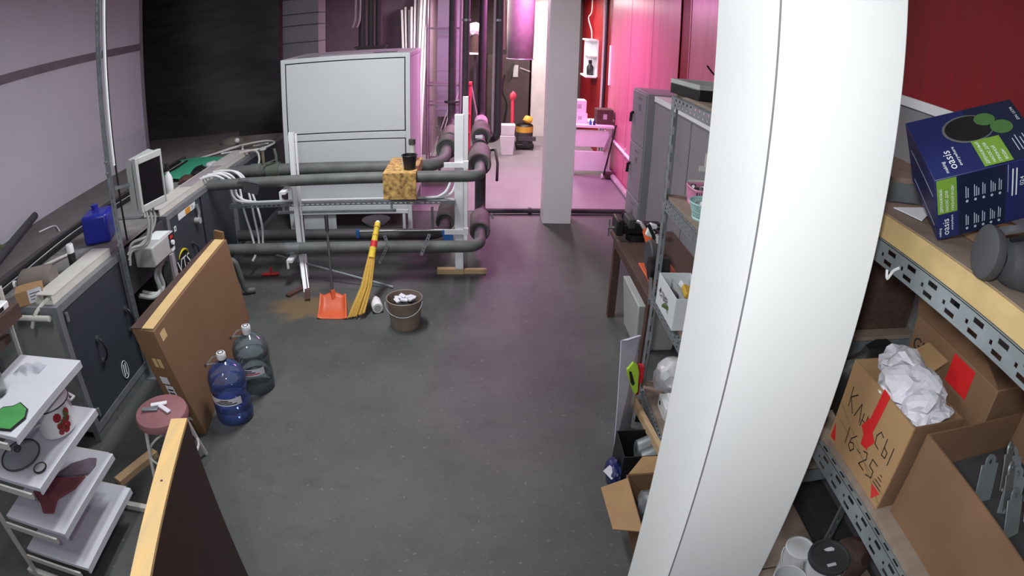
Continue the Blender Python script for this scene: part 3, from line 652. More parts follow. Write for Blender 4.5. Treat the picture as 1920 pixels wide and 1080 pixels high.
# ------------------------------------------------------------------ water bottles
def water_bottle(x, y, body, label, cap_dark, lab_c):
    t = thing('water_bottle', label, 'water bottle', (x, y, 0), 'large water bottles by the carton')
    prof = [(0, 0.0), (0.115, 0.0), (0.13, 0.012), (0.134, 0.03), (0.134, 0.085), (0.128, 0.095), (0.134, 0.105), (0.134, 0.15), (0.128, 0.158), (0.128, 0.225), (0.134, 0.235), (0.134, 0.27), (0.129, 0.278), (0.134, 0.288), (0.134, 0.32), (0.12, 0.365), (0.09, 0.40), (0.05, 0.425), (0.03, 0.435), (0.028, 0.465), (0, 0.465)]
    obj('body', B().lathe(prof, (x, y, 0.0), 28), body, t)
    if lab_c == 'ink': obj('water', B().lathe([(0, 0.004), (0.11, 0.004), (0.128, 0.03), (0.128, 0.085), (0.124, 0.095), (0.128, 0.105), (0.128, 0.145), (0, 0.145)], (x, y, 0.0), 28), 'water_inside', t)
    lb = obj('wrap_label', B().grid(lambda u, v: Vector((x + 0.1300 * math.cos(-PI * 0.80 + u * PI * 0.62), y + 0.1300 * math.sin(-PI * 0.80 + u * PI * 0.62), 0.165 + 0.055 * v)), 14, 1), 'paper', t)
    for k, (u0, u1, v) in enumerate(((0.38, 0.62, 0.70), (0.2, 0.85, 0.22), (0.3, 0.72, 0.46))):
        obj('label_print', B().grid(lambda u, q: Vector((x + 0.1312 * math.cos(-PI * 0.80 + (u0 + (u1 - u0) * u) * PI * 0.62), y + 0.1312 * math.sin(-PI * 0.80 + (u0 + (u1 - u0) * u) * PI * 0.62), 0.165 + 0.055 * (v + 0.14 * q))), 6, 1), lab_c if k == 1 else 'ink', lb)
    obj('neck_band', B().lathe([(0.0285, 0.435), (0.03, 0.436), (0.03, 0.452), (0.0285, 0.453)], (x, y, 0), 16), 'black' if cap_dark else 'white_plastic', t)
    c = obj('cap', B().lathe([(0.031, 0.453), (0.033, 0.46), (0.033, 0.492), (0.029, 0.498), (0, 0.498)], (x, y, 0), 18), 'white_plastic', t)
    obj('cap_ring', B().lathe([(0.022, 0.4985), (0.022, 0.5), (0.015, 0.5), (0.015, 0.4985)], (x, y, 0), 16), 'black', c)
    p = smooth_path([(x - 0.02, y - 0.025, 0.43), (x - 0.09, y - 0.07, 0.445), (x - 0.125, y - 0.02, 0.40), (x - 0.09, y + 0.05, 0.43), (x - 0.02, y + 0.025, 0.435)])
    obj('carry_handle', B().tube(p, 0.007, 6), 'film', t)
water_bottle(-1.655, 3.07, 'water_blue', 'blue water bottle, the nearer of the two by the carton', True, 'ink')
water_bottle(-1.60, 3.43, 'water_clear', 'clear water bottle standing behind the blue one', False, 'red')

# ------------------------------------------------------------------ white shelf rack, lower left
t = thing('shelf_rack', 'white metal rack with stepped shelves at the lower left', 'rack', (-2.2, 1.73, 0))
SH = [(1.04, -2.46, -1.97), (0.75, -2.46, -1.98), (0.45, -2.46, -1.99), (0.20, -2.46, -1.97)]
for z, x0, x1 in SH:
    sh = obj('shelf', B().box(x0, x1, 1.41, 2.05, z - 0.025, z), 'shelf_white', t, bevel=0.003)
    obj('shelf_lip', B().box(x1 - 0.012, x1, 1.41, 2.05, z - 0.04, z - 0.025), 'shelf_white', sh)
for x, y in ((-2.475, 1.385), (-2.475, 2.075)):
    obj('leg', B().perf((x - 0.016, y - 0.016, 0), (0, 0, 1), (0, 1, 0), 1.42, 0.034, 0.003, []).perf((x - 0.016, y - 0.016, 0), (1, 0, 0), (0, 0, 1), 0.034, 1.42, 0.003, []), 'off_white', t)
for y in (1.385, 2.075):
    obj('foot_bar', B().box(-2.55, -1.80, y - 0.018, y + 0.018, 0.0, 0.035), 'off_white', t)
    for z, x0, x1 in SH: obj('arm', B().box(-2.46, x1 - 0.06, y - 0.006, y + 0.006, z - 0.06, z - 0.026), 'off_white', t)
obj('top_shelf', B().box(-2.55, -2.33, 1.41, 2.05, 1.33, 1.345).box(-2.345, -2.33, 1.41, 2.05, 1.27, 1.33), 'wood_brown', t)
obj('back_panel', B().box(-2.56, -2.5, 1.41, 2.05, 1.12, 1.16), 'wood_brown', t)
t = thing('white_device', 'white plastic adapter on the brown top board of the rack', 'adapter', (-2.42, 1.9, 1.345))
obj('body', B().box(-2.47, -2.36, 1.80, 2.0, 1.345, 1.385), 'white_plastic', t, bevel=0.008)
obj('slot', B().box(-2.361, -2.358, 1.84, 1.95, 1.355, 1.375), 'black', t)
# glass jar, green cloth, clear film on the top shelf
t = thing('glass_jar', 'clear glass jar on the top white shelf at the picture edge', 'jar', (-2.35, 1.66, 1.04))
obj('jar', B().lathe([(0, 0.003), (0.05, 0.003), (0.055, 0.01), (0.055, 0.10), (0.042, 0.125), (0.042, 0.14), (0.039, 0.14), (0.039, 0.124), (0.052, 0.1), (0.052, 0.012), (0, 0.008)], (-2.33, 1.68, 1.0405), 22), 'clear_glass', t)
t = tag(obj('clear_film', B().grid(lambda u, v: Vector((-2.37 + 0.2 * u, 1.86 + 0.09 * v + 0.03 * u, 1.042 + 0.02 * abs(math.sin(7 * u + 3 * v)) * math.sin(PI * u))), 14, 6), 'film'), 'crumpled clear film lying on the top white shelf', 'film')
pts = [(-2.26, 1.46), (-2.20, 1.58), (-2.14, 1.60), (-2.11, 1.635), (-2.03, 1.60), (-2.0, 1.54), (-2.03, 1.44), (-2.15, 1.425)]
t = tag(obj('green_cloth', B().prism([(x, y, 1.0405) for x, y in pts], (0, 0, 0.012)), 'cloth_green', bevel=0.004), 'green oven cloth with a dark hem on the top shelf', 'cloth')
obj('dark_hem', B().tube([Vector((x, y, 1.047)) for x, y in pts + pts[:1]], 0.006, 6), 'black', t)
# enamel pot with lid
t = thing('enamel_pot', 'white enamel pot with painted flowers on the second shelf', 'pot', (-2.13, 1.86, 0.75))
px, py = -2.135, 1.855
obj('body', B().lathe([(0, 0.002), (0.105, 0.002), (0.118, 0.012), (0.122, 0.16), (0.126, 0.165), (0.119, 0.166), (0.114, 0.02), (0, 0.012)], (px, py, 0.7505), 32), 'enamel', t)
obj('rim', B().tube([Vector((px + 0.123 * math.cos(a), py + 0.123 * math.sin(a), 0.917)) for a in [2 * PI * k / 32 for k in range(33)]], 0.004, 6, caps=False), 'black', t)
ld = obj('lid', B().lathe([(0.124, 0), (0.12, 0.006), (0.09, 0.016), (0.03, 0.03), (0.0, 0.032)], (px, py, 0.918), 32), 'enamel', t)
obj('lid_knob', B().lathe([(0.01, 0.03), (0.018, 0.045), (0.014, 0.055), (0, 0.056)], (px, py, 0.918), 14), 'black', ld)
for a in (-1.9, 1.24):
    d = Vector((math.cos(a), math.sin(a), 0)); s_ = Vector((-d.y, d.x, 0)); c = Vector((px, py, 0.86)) + d * 0.12
    obj('side_handle', B().tube([c - s_ * 0.04, c - s_ * 0.035 + d * 0.03, c + s_ * 0.035 + d * 0.03, c + s_ * 0.04], 0.007, 8), 'enamel', t)
for k in range(16):
    a = -0.42 + random.uniform(-0.3, 0.3); z = 0.835 + random.uniform(-0.045, 0.05); d = Vector((math.cos(a), math.sin(a), 0))
    obj('painted_flower' if k % 3 else 'painted_leaf', B().lathe([(0, 0.0015), (0.016 + 0.010 * random.random(), 0.001), (0.0, 0.0)], Vector((px, py, z)) + d * 0.1205, 8, d.to_track_quat('Z', 'Y').to_matrix()), 'flower_red' if k % 3 else 'flower_green', t)
# glass lid and small lid
t = thing('glass_pan_lid', 'round glass pan lid with a dark knob on the second shelf', 'lid', (-2.24, 1.60, 0.75))
obj('glass', B().lathe([(0.125, 0.004), (0.09, 0.018), (0.03, 0.028), (0, 0.03)], (-2.255, 1.59, 0.7505), 28), 'clear_glass', t)
obj('rim', B().tube([Vector((-2.255 + 0.125 * math.cos(a), 1.59 + 0.125 * math.sin(a), 0.756)) for a in [2 * PI * k / 32 for k in range(33)]], 0.005, 6, caps=False), 'dark_grey', t)
obj('knob', B().lathe([(0.014, 0.03), (0.026, 0.042), (0.02, 0.056), (0, 0.058)], (-2.255, 1.59, 0.7505), 14), 'dark_grey', t)
t = thing('jar_lid', 'small round grey jar lid beside the glass pan lid', 'lid', (-2.06, 1.53, 0.75))
obj('disc', B().lathe([(0, 0.008), (0.034, 0.008), (0.034, 0)], (-2.06, 1.535, 0.7505), 20), 'grey_plastic', t)
obj('rim', B().tube([Vector((-2.06 + 0.037 * math.cos(a), 1.535 + 0.037 * math.sin(a), 0.756)) for a in [2 * PI * k / 24 for k in range(25)]], 0.005, 6, caps=False), 'black', t)
# two oven cloths on the third shelf
def cloth(name, pts, z, mat, label):
    b_ = B(); b_.prism([(x, y, z) for x, y in pts], (0, 0, 0.014))
    return tag(obj(name, b_, mat, bevel=0.004), label, 'cloth')
cloth('oven_cloth', [(-2.36, 1.62), (-2.29, 1.76), (-2.14, 1.80), (-2.07, 1.83), (-2.09, 1.72), (-2.16, 1.62), (-2.13, 1.52), (-2.20, 1.50), (-2.26, 1.56)], 0.4505, 'cloth_maroon', 'maroon cut-out oven cloth on the third shelf')
cloth('oven_cloth', [(-2.29, 1.77), (-2.22, 1.90), (-2.12, 1.97), (-2.07, 1.98), (-2.05, 1.93), (-2.06, 1.85), (-2.13, 1.82)], 0.4505, 'cloth_grey', 'grey cut-out oven cloth behind the maroon one')

# ------------------------------------------------------------------ round stool and the upright board
t = thing('round_stool', 'round pink vinyl stool with pale legs beside the flat carton', 'stool', (-1.87, 2.5, 0))
obj('seat', B().lathe([(0, 0.375), (0.16, 0.375), (0.175, 0.385), (0.178, 0.41), (0.17, 0.43), (0.1, 0.445), (0, 0.448)], (-1.87, 2.5, 0), 28), 'mauve_vinyl', t)
for k in range(4):
    a = math.radians(45 + 90 * k); d = Vector((math.cos(a), math.sin(a), 0))
    obj('leg', B().cyl(Vector((-1.87, 2.5, 0.38)) + d * 0.13, Vector((-1.87, 2.5, 0)) + d * 0.2, 0.012, n=8), 'off_white', t)
obj('leg_ring', B().tube([Vector((-1.87 + 0.172 * math.cos(q), 2.5 + 0.172 * math.sin(q), 0.15)) for q in [2 * PI * k / 20 for k in range(21)]], 0.008, 6, caps=False), 'off_white', t)
for k, (dx, dy, a, m, l) in enumerate(((-0.02, 0.03, 0.4, 'white_paint', 'white plastic clip on the round stool'), (0.04, -0.01, -0.5, 'paper', 'folded paper scrap on the round stool'), (-0.06, -0.03, 0.2, 'galv', 'flat grey tool on the round stool'))):
    tag(obj('small_item', B().obox((-1.87 + dx, 2.5 + dy, 0.456), (0.11, 0.03, 0.012), (0, 0, a)), m, bevel=0.003), l, 'tool')
t = thing('upright_board', 'dark brown board standing on edge with a pale pine top strip', 'board', (-0.78, 0.8, 0))
F0, F1 = Vector((-0.842, 1.245, 0)), Vector((-0.655, 0.36, 0))
dd = (F1 - F0).normalized(); sd = Vector((dd.y, -dd.x, 0))
if sd.x > 0: sd = -sd
th = sd * 0.053
obj('panel', B().hexa([F0, F1, F1 + th, F0 + th, F0 + Vector((0, 0, 1.392)), F1 + Vector((0, 0, 1.392)), F1 + th + Vector((0, 0, 1.392)), F0 + th + Vector((0, 0, 1.392))]), 'brown_board', t)
z0, z1 = Vector((0, 0, 1.392)), Vector((0, 0, 1.402))
ps = obj('pine_strip', B().hexa([F0 + z0, F1 + z0, F1 + th + z0, F0 + th + z0, F0 + z1, F1 + z1, F1 + th + z1, F0 + th + z1]), 'pine', t)
kc = F0 + dd * 0.27 + th * 0.5 + z1
obj('knot', B().lathe([(0, 0.0008), (0.004, 0.0008), (0.004, 0)], kc, 10), 'wood_brown', ps)
# short plank and bits on the floor behind the rack
t = tag(obj('floor_plank', B().bar((-2.25, 2.25, 0.02), (-2.1, 2.58, 0.02), 0.07, 0.04), 'wood_batten'), 'short wooden plank on the floor beside the stool', 'plank')

# ------------------------------------------------------------------ white cabinet unit
t = thing('white_cabinet', 'large white metal cabinet behind the pipes with two front panels', 'cabinet', (-1.52, 7.2, 0))
X0, X1, Y0, Y1, ZT = -2.255, -0.775, 6.62, 7.75, 2.06
obj('body', B().box(X0 + 0.02, X1 - 0.02, Y0 + 0.03, Y1 - 0.02, 0.30, ZT - 0.02), 'white_cabinet', t)
f = B()
for x in (X0, X1 - 0.05): f.box(x, x + 0.05, Y0, Y0 + 0.05, 0.0, ZT).box(x, x + 0.05, Y1 - 0.05, Y1, 0.0, ZT)
for z in (0.27, 1.10, ZT - 0.05): f.box(X0 + 0.05, X1 - 0.05, Y0, Y0 + 0.05, z, z + 0.05 if z != 1.10 else 1.175)
for x in (X0, X1 - 0.05):
    for z in (0.27, ZT - 0.05): f.box(x, x + 0.05, Y0 + 0.05, Y1 - 0.05, z, z + 0.05)
f.box(X0 + 0.05, X1 - 0.05, Y1 - 0.05, Y1, ZT - 0.05, ZT)
obj('frame', f, 'white_cabinet', t, bevel=0.004)
obj('front_panel', B().box(X0 + 0.062, X1 - 0.062, Y0 + 0.006, Y0 + 0.03, 1.187, ZT - 0.062), 'white_cabinet', t, bevel=0.004)
obj('front_panel', B().box(X0 + 0.062, X1 - 0.062, Y0 + 0.006, Y0 + 0.03, 0.332, 1.088), 'white_cabinet', t, bevel=0.004)
obj('panel_gap', B().box(X0 + 0.045, X1 - 0.045, Y0 + 0.016, Y0 + 0.028, 0.32, ZT - 0.045), 'black', t)
obj('side_panel', B().box(X1 - 0.012, X1 - 0.004, Y0 + 0.06, Y1 - 0.06, 0.33, ZT - 0.06), 'white_cabinet', t)
obj('top_panel', B().box(X0 + 0.05, X1 - 0.05, Y0 + 0.05, Y1 - 0.05, ZT - 0.015, ZT - 0.003), 'white_cabinet', t)
obj('top_vent', B().box(-1.22, -0.95, 6.8, 6.95, ZT - 0.003, ZT + 0.002), 'galv_dark', t)
obj('top_vent', B().box(-2.1, -1.85, 6.8, 6.88, ZT - 0.003, ZT + 0.002), 'galv_dark', t)
t = tag(obj('white_board', B().box(-2.04, -1.65, 6.50, 6.52, 0.03, 0.30), 'white_cabinet'), 'white board standing on the floor under the big cabinet', 'board')
t = tag(obj('white_rail', B().box(-2.16, -0.80, 6.46, 6.5, 0.27, 0.31), 'white_paint'), 'white metal rail under the big cabinet front', 'rail')
for x in (-2.1, -0.85): obj('support', B().box(x - 0.015, x + 0.015, 6.465, 6.495, 0, 0.27), 'white_paint', t)
t = tag(obj('white_basin', B().lathe([(0, 0.01), (0.12, 0.012), (0.17, 0.05), (0.175, 0.055), (0.12, 0.0), (0, 0)], (-1.25, 6.9, 0.0), 24), 'white_plastic'), 'shallow white dish on the floor beneath the cabinet', 'dish')

# ------------------------------------------------------------------ heating pipes
def bend(p0, corner, p1, r, n=6):   # polyline with a rounded corner
    a, c, b_ = Vector(p0), Vector(corner), Vector(p1); u = (a - c).normalized(); v = (b_ - c).normalized()
    out = [a]
    for k in range(n + 1):
        q = k / n; s_, e = c + u * r, c + v * r
        out.append(s_ * (1 - q) ** 2 + c * 2 * q * (1 - q) + e * q * q)
    return out + [b_]
def sleeve(t, x, z, y0, y1, r, mat, dark=True):
    s_ = obj('insulation_sleeve', B().lathe([(r * 0.55, 0.02), (r - 0.015, 0.0), (r, 0.01), (r, y1 - y0), (r * 0.6, y1 - y0 + 0.03)], (x, y0, z), 22, Matrix(((1, 0, 0), (0, 0, 1), (0, 1, 0)))), mat, t)
    if dark: obj('sleeve_end', B().lathe([(0, 0.012), (r - 0.012, 0.012), (r - 0.012, 0.0)], (x, y0 - 0.004, z), 22, Matrix(((1, 0, 0), (0, 0, 1), (0, 1, 0)))), 'pipe_dark', s_)
    return s_
t = thing('heating_pipe', 'upper grey pipe in front, running from air unit to the insulated valves', 'pipe', (-1.3, 5.2, 1.02))
obj('pipe', B().tube(bend((-2.6, 5.2, 1.012), (-0.005, 5.2, 1.028), (-0.005, 5.75, 1.03), 0.12), 0.052, 16), 'pipe_grey', t)
sleeve(t, -0.01, 1.03, 5.62, 6.15, 0.112, 'insul')
obj('valve_body', B().cyl((-0.01, 6.15, 1.03), (-0.01, 6.55, 1.03), 0.055, n=16), 'insul', t)
for k in range(2): obj('flange', B().cyl((-0.01, 6.22 + 0.2 * k, 1.03), (-0.01, 6.25 + 0.2 * k, 1.03), 0.085, n=16), 'pipe_dark', t)
for k in range(3): obj('bolt', B().cyl((-0.04 + 0.03 * k, 6.20, 1.10), (-0.04 + 0.03 * k, 6.28, 1.10), 0.009, n=6), 'steel', t)
vh = obj('valve_handle', B().tube([(0.08, 6.25, 1.03), (0.15, 6.2, 1.05), (0.17, 5.95, 0.96), (0.16, 5.75, 0.84)], 0.014, 8), 'black', t)
obj('valve_neck', B().cyl((0.03, 6.25, 1.03), (0.11, 6.25, 1.03), 0.03, n=10), 'grey_plastic', vh)
sleeve(t, 0.0, 1.03, 6.95, 7.45, 0.115, 'insul')
obj('pipe', B().tube(bend((0.0, 6.5, 1.03), (0.0, 8.3, 1.03), (0.0, 8.3, 3.0), 0.15), 0.052, 16), 'pipe_dark', t)
sleeve(t, 0.0, 1.03, 7.75, 8.1, 0.09, 'pipe_pale', False)
obj('gauge_plate', B().box(-0.06, 0.02, 6.6, 6.62, 1.09, 1.12), 'print_white', t)
t = thing('heating_pipe', 'lower grey pipe in front, running behind dustpan and broom', 'pipe', (-1.3, 5.2, 0.36))
obj('pipe', B().tube(bend((-2.55, 5.2, 0.352), (0.0, 5.2, 0.366), (0.0, 5.75, 0.37), 0.15), 0.055, 16), 'pipe_grey', t)
sleeve(t, 0.0, 0.37, 5.58, 6.02, 0.10, 'insul')
obj('riser', B().tube(bend((0.0, 6.0, 0.37), (0.0, 6.35, 0.37), (0.0, 6.35, 1.0), 0.12), 0.058, 16), 'pipe_dark', t)
obj('clip', B().cyl((-1.85, 5.2, 0.355), (-1.70, 5.2, 0.355), 0.058, n=16), 'galv_dark', t)
obj('drain_valve', B().cyl((0.115, 6.0, 0.42), (0.135, 6.0, 0.36), 0.012, n=8), 'grey_plastic', t)
t = thing('heating_pipe', 'upper grey pipe behind, curving back into the green insulated sleeve', 'pipe', (-1.3, 5.8, 0.98))
obj('pipe', B().tube(bend((-2.6, 5.8, 0.985), (-0.37, 5.8, 0.965), (-0.36, 7.0, 1.02), 0.35, 10), 0.062, 16), 'pipe_grey', t)
s_ = sleeve(t, -0.365, 1.0, 6.45, 6.75, 0.115, 'insul_green')
sleeve(t, -0.36, 1.02, 6.85, 7.35, 0.095, 'insul', False)
obj('pipe', B().tube(bend((-0.36, 6.9, 1.02), (-0.385, 8.0, 1.02), (-0.385, 8.0, 3.0), 0.15), 0.05, 16), 'pipe_dark', t)
obj('flange', B().cyl((-0.385, 8.0, 1.30), (-0.385, 8.0, 1.33), 0.10, n=16), 'pipe_dark', t)
obj('valve_stem', B().cyl((-0.47, 6.95, 1.05), (-0.50, 6.95, 1.17), 0.02, n=10), 'insul', t)
obj('union', B().cyl((-2.18, 5.8, 0.98), (-2.04, 5.8, 0.98), 0.08, n=16), 'insul_green', t)
obj('union', B().cyl((-2.36, 5.8, 0.985), (-2.24, 5.8, 0.985), 0.072, n=16), 'pipe_grey', t)
vv = obj('vent_valve', B().cyl((-2.22, 5.8, 1.04), (-2.22, 5.8, 1.20), 0.016, n=10), 'brass', t)
obj('valve_wheel', B().cyl((-2.22, 5.8, 1.20), (-2.22, 5.8, 1.215), 0.04, n=14), 'grey_plastic', vv)
vv = obj('vent_pipe', B().tube([(-2.08, 5.82, 1.03), (-2.08, 5.82, 1.12), (-2.10, 5.83, 1.2)], 0.016, 8), 'insul_green', t)
obj('lever', B().bar((-2.06, 5.76, 1.1), (-2.18, 5.72, 1.07), 0.02, 0.008), 'steel', vv)
t = thing('heating_pipe', 'lower grey pipe behind, running under the perforated tray', 'pipe', (-1.3, 5.8, 0.27))
obj('pipe', B().tube(bend((-2.6, 5.8, 0.275), (-0.37, 5.8, 0.262), (-0.37, 6.6, 0.27), 0.2), 0.058, 16), 'pipe_dark', t)
sleeve(t, -0.37, 0.27, 6.15, 6.6, 0.10, 'insul_green')
obj('drain_tap', B().cyl((-0.50, 6.1, 0.20), (-0.50, 6.1, 0.46), 0.014, n=8), 'grey_plastic', t)
t = thing('metal_bracket', 'small bent metal bracket clamped on the upper front pipe', 'bracket', (-2.2, 5.2, 1.05))
obj('strap', B().bar((-2.24, 5.14, 1.075), (-2.04, 5.14, 1.03), 0.012, 0.02), 'galv', t)
obj('plate', B().obox((-2.12, 5.14, 0.98), (0.16, 0.006, 0.10), (0, 0.25, 0)), 'dark_grey', t)
t = thing('drain_pipe', 'thin grey drain pipe with an elbow beside the flat carton', 'pipe', (-2.2, 4.95, 0))
obj('pipe', B().tube(bend((-2.6, 4.9, 0.37), (-2.28, 4.9, 0.37), (-2.23, 4.93, 0.05), 0.07), 0.028, 12), 'pipe_grey', t)
obj('foot', B().tube(bend((-2.23, 4.93, 0.09), (-2.225, 4.935, 0.032), (-2.14, 4.97, 0.032), 0.04), 0.031, 12), 'pipe_grey', t)
t = tag(obj('red_valve', B().cyl((-2.2, 5.35, 0.02), (-2.02, 5.38, 0.02), 0.018, n=8).cyl((-2.1, 5.36, 0.03), (-2.1, 5.36, 0.09), 0.012, n=8), 'red'), 'small red valve on the floor under the lower pipes', 'valve')

# ------------------------------------------------------------------ pipe stands
t = thing('pipe_stand', 'slim white pipe stand with foot brackets behind the dustpan', 'stand', (-1.72, 5.3, 0))
obj('post', B().box(-1.755, -1.71, 5.29, 5.296, 0.0, 1.45).box(-1.755, -1.749, 5.296, 5.33, 0.0, 1.45).box(-1.716, -1.71, 5.296, 5.33, 0.0, 1.45), 'white_paint', t)
obj('post', B().box(-1.698, -1.682, 5.31, 5.33, 0.0, 1.43), 'white_paint', t)
obj('front_brace', B().bar((-1.725, 5.28, 0.28), (-1.63, 4.99, 0.0), 0.035, 0.006), 'white_paint', t)
obj('front_brace', B().bar((-1.69, 5.28, 0.28), (-1.60, 5.01, 0.0), 0.014, 0.006), 'white_paint', t)
for z in (0.948, 0.282):
    a = obj('bracket', B().box(-1.82, -1.76, 5.09, 5.33, z - 0.03, z - 0.005), 'white_paint', t)
    obj('bracket_lip', B().box(-1.82, -1.80, 5.09, 5.11, z - 0.09, z - 0.03), 'white_paint', a)
for dx, dy in ((-0.16, -0.2), (0.06, -0.28)): obj('foot', B().bar((-1.64, 5.1, 0.012), (-1.62 + dx, 5.08 + dy, 0.012), 0.05, 0.024), 'rust', t)
t = thing('pipe_stand', 'wide white pipe stand with a rusty foot bar by the valves', 'stand', (-0.19, 5.43, 0))
obj('post', B().box(-0.235, -0.155, 5.40, 5.46, 0.05, 1.545), 'white_paint', t, bevel=0.004)
obj('post', B().box(-0.18, -0.125, 5.95, 6.0, 0.0, 1.64), 'white_paint', t, bevel=0.004)
obj('foot_bar', B().box(-0.41, -0.155, 5.40, 5.46, 0.0, 0.05).box(-0.155, 0.065, 5.41, 5.45, 0.0, 0.045), 'wood_batten', t)
for z in (0.44, 1.085):
    a = obj('cross_arm', B().box(-0.33, -0.155, 5.375, 5.40, z - 0.025, z + 0.02), 'white_paint', t)
    obj('arm_clip', B().box(-0.155, -0.11, 5.37, 5.41, z - 0.03, z + 0.035), 'white_paint', a)
# perforated cable tray
t = thing('perforated_tray', 'pale perforated steel tray carrying white cables between the stands', 'tray', (-1.35, 5.38, 0.74))
hs = [(0.03 + k * 0.05, 0.058 + k * 0.05, 0.009, 0.02) for k in range(43)]
obj('front_lip', B().perf((-2.47, 5.34, 0.725), (1, 0, 0), (0, 0, 1), 2.24, 0.03, -0.002, hs), 'galv', t)
obj('base', B().box(-2.47, -0.23, 5.34, 5.43, 0.755, 0.758), 'galv', t)
obj('lower_rail', B().box(-2.0, -0.80, 5.5, 5.53, 0.60, 0.625), 'galv', t)
for x in (-1.95, -0.85): obj('hanger', B().box(x, x + 0.02, 5.505, 5.525, 0.625, 0.757), 'galv', t)
# mop lying on the pipes
t = thing('floor_squeegee', 'silver handled squeegee with blue ends lying along the lower pipes', 'squeegee', (-0.7, 5.45, 0.4))
obj('handle', B().cyl((-1.17, 5.42, 0.435), (-0.30, 5.42, 0.445), 0.015, n=10), 'steel', t)
obj('end_grip', B().box(-1.185, -1.15, 5.40, 5.44, 0.37, 0.46), 'blue_tool', t, bevel=0.008)
obj('blade_holder', B().prism([(-0.36, 5.38, 0.45), (-0.25, 5.38, 0.45), (-0.25, 5.38, 0.33), (-0.29, 5.38, 0.22), (-0.33, 5.38, 0.33)], (0, 0.03, 0)), 'blue_tool', t)
for k, (p, l) in enumerate((([(-0.86, 5.13, 0.50), (-0.83, 5.125, 0.415), (-0.92, 5.12, 0.23)], 'perforated metal strap bent over the lower pipe near the broom'), ([(-0.45, 5.13, 0.51), (-0.53, 5.12, 0.31)], 'straight perforated metal strap on the lower pipe near the right stand'))):
    o = thing('pipe_strap', l, 'strap', p[-1])
    for a, c in zip(p, p[1:]):
        a, c = Vector(a), Vector(c); U = (c - a).normalized(); L_ = (c - a).length; V = Vector((0, -1, 0)).cross(U)
        obj('strap', B().perf(a - V * 0.014, U, V, L_, 0.028, 0.002, [(0.015 + k2 * 0.03, 0.033 + k2 * 0.03, 0.009, 0.019) for k2 in range(int((L_ - 0.02) / 0.03))]), 'galv', o)
t = tag(obj('diagonal_pipe', B().cyl((-2.0, 5.3, 0.25), (-0.80, 5.08, 0.012), 0.011, n=8), 'galv'), 'thin steel rod slanting to the floor under the pipes', 'rod')
# OSB box around the pipes, cup and bottle on it
t = thing('osb_box', 'rough strand board box fitted over the upper pipes', 'box', (-0.7, 5.4, 0.85))
b_ = B().box(-0.845, -0.555, 5.085, 5.10, 0.85, 1.07).box(-0.845, -0.83, 5.1, 5.68, 0.99, 1.07).box(-0.57, -0.555, 5.1, 5.68, 0.99, 1.07)
obj('shell', b_, 'osb', t)
obj('top', B().box(-0.845, -0.555, 5.085, 5.70, 1.07, 1.085), 'osb', t)
t = thing('black_cup', 'black plastic cup with paint stains on the strand board box', 'cup', (-0.62, 5.22, 1.085))
obj('cup', B().lathe([(0, 0.001), (0.05, 0.001), (0.066, 0.125), (0.066, 0.13), (0.061, 0.13), (0.048, 0.01), (0, 0.008)], (-0.625, 5.24, 1.0855), 20), 'black', t)
obj('rim', B().tube([Vector((-0.625 + 0.068 * math.cos(a), 5.24 + 0.068 * math.sin(a), 1.213)) for a in [2 * PI * k / 24 for k in range(25)]], 0.005, 6, caps=False), 'black', t)
for k in range(3): obj('print_mark', B().obox((-0.685 + 0.004 * k, 5.205 - 0.004 * k, 1.18 - 0.028 * k), (0.004, 0.012, 0.014), (0, 0.1, 0.9)), 'print_pale', t)
t = thing('grey_flask', 'small grey flask behind the black cup on the strand board box', 'flask', (-0.66, 5.5, 1.085))
obj('body', B().lathe([(0, 0), (0.035, 0.0), (0.035, 0.07), (0.028, 0.09), (0.028, 0.16), (0, 0.16)], (-0.635, 5.55, 1.0855), 16), 'grey_plastic', t)
obj('lid', B().lathe([(0.032, 0.16), (0.032, 0.21), (0, 0.21)], (-0.635, 5.55, 1.0855), 16), 'dark_grey', t)

# ------------------------------------------------------------------ dustpan, broom, bucket, bottle on the floor
t = thing('dustpan', 'orange dustpan with a tall dark handle on the floor', 'dustpan', (-1.25, 4.6, 0))
pan = B()
def pf(u, v):   # u across -1..1, v front to back
    w_ = 0.135 * (1 - 0.10 * v); x = -1.25 + w_ * u - 0.03 * v; edge = max(0, (abs(u) - 0.72) / 0.28)
    h = 0.012 + 0.115 * v ** 3 * (1 - 0.35 * u * u) + edge * (0.012 + 0.06 * v * (1 - 0.4 * v))
    return Vector((x, 4.46 + 0.26 * v * (1 - 0.12 * u * u), h - 0.01 * (1 - v)))
pan.grid(lambda a, c: pf(a * 2 - 1, c), 16, 10)
o = obj('pan', pan, 'orange', t); sm = o.modifiers.new('t', 'SOLIDIFY'); sm.thickness = 0.006
obj('socket', B().bar((-1.275, 4.69, 0.085), (-1.285, 4.71, 0.16), 0.035, 0.03), 'orange', t)
obj('handle', B().tube([(-1.285, 4.705, 0.14), (-1.34, 4.93, 0.62)], 0.011, 10), 'dark_grey', t)
obj('grip', B().tube([(-1.34, 4.93, 0.62), (-1.356, 4.99, 0.745)], 0.017, 10), 'black', t)
t = thing('straw_broom', 'yellow straw broom with a red band leaning on the pipe', 'broom', (-1.0, 4.5, 0))
ax0, ax1 = Vector((-1.0, 4.5, 0.0)), Vector((-0.895, 5.02, 0.66))
dirb = (ax1 - ax0); 
def br(u): return ax0 + dirb * u
obj('handle', B().tube([br(0.62), br(0.8), br(0.93), br(1.0)], [0.033, 0.028, 0.025, 0.027], 12), 'straw_yellow', t)
obj('red_band', B().tube([br(0.735), br(0.80)], 0.031, 12), 'red', t)
for u in (0.66, 0.86, 0.95): obj('binding', B().tube([br(u), br(u + 0.012)], 0.0305, 12), 'straw', t)
obj('handle_end', B().tube([br(1.0), br(1.02)], [0.024, 0.014], 12), 'white_plastic', t)
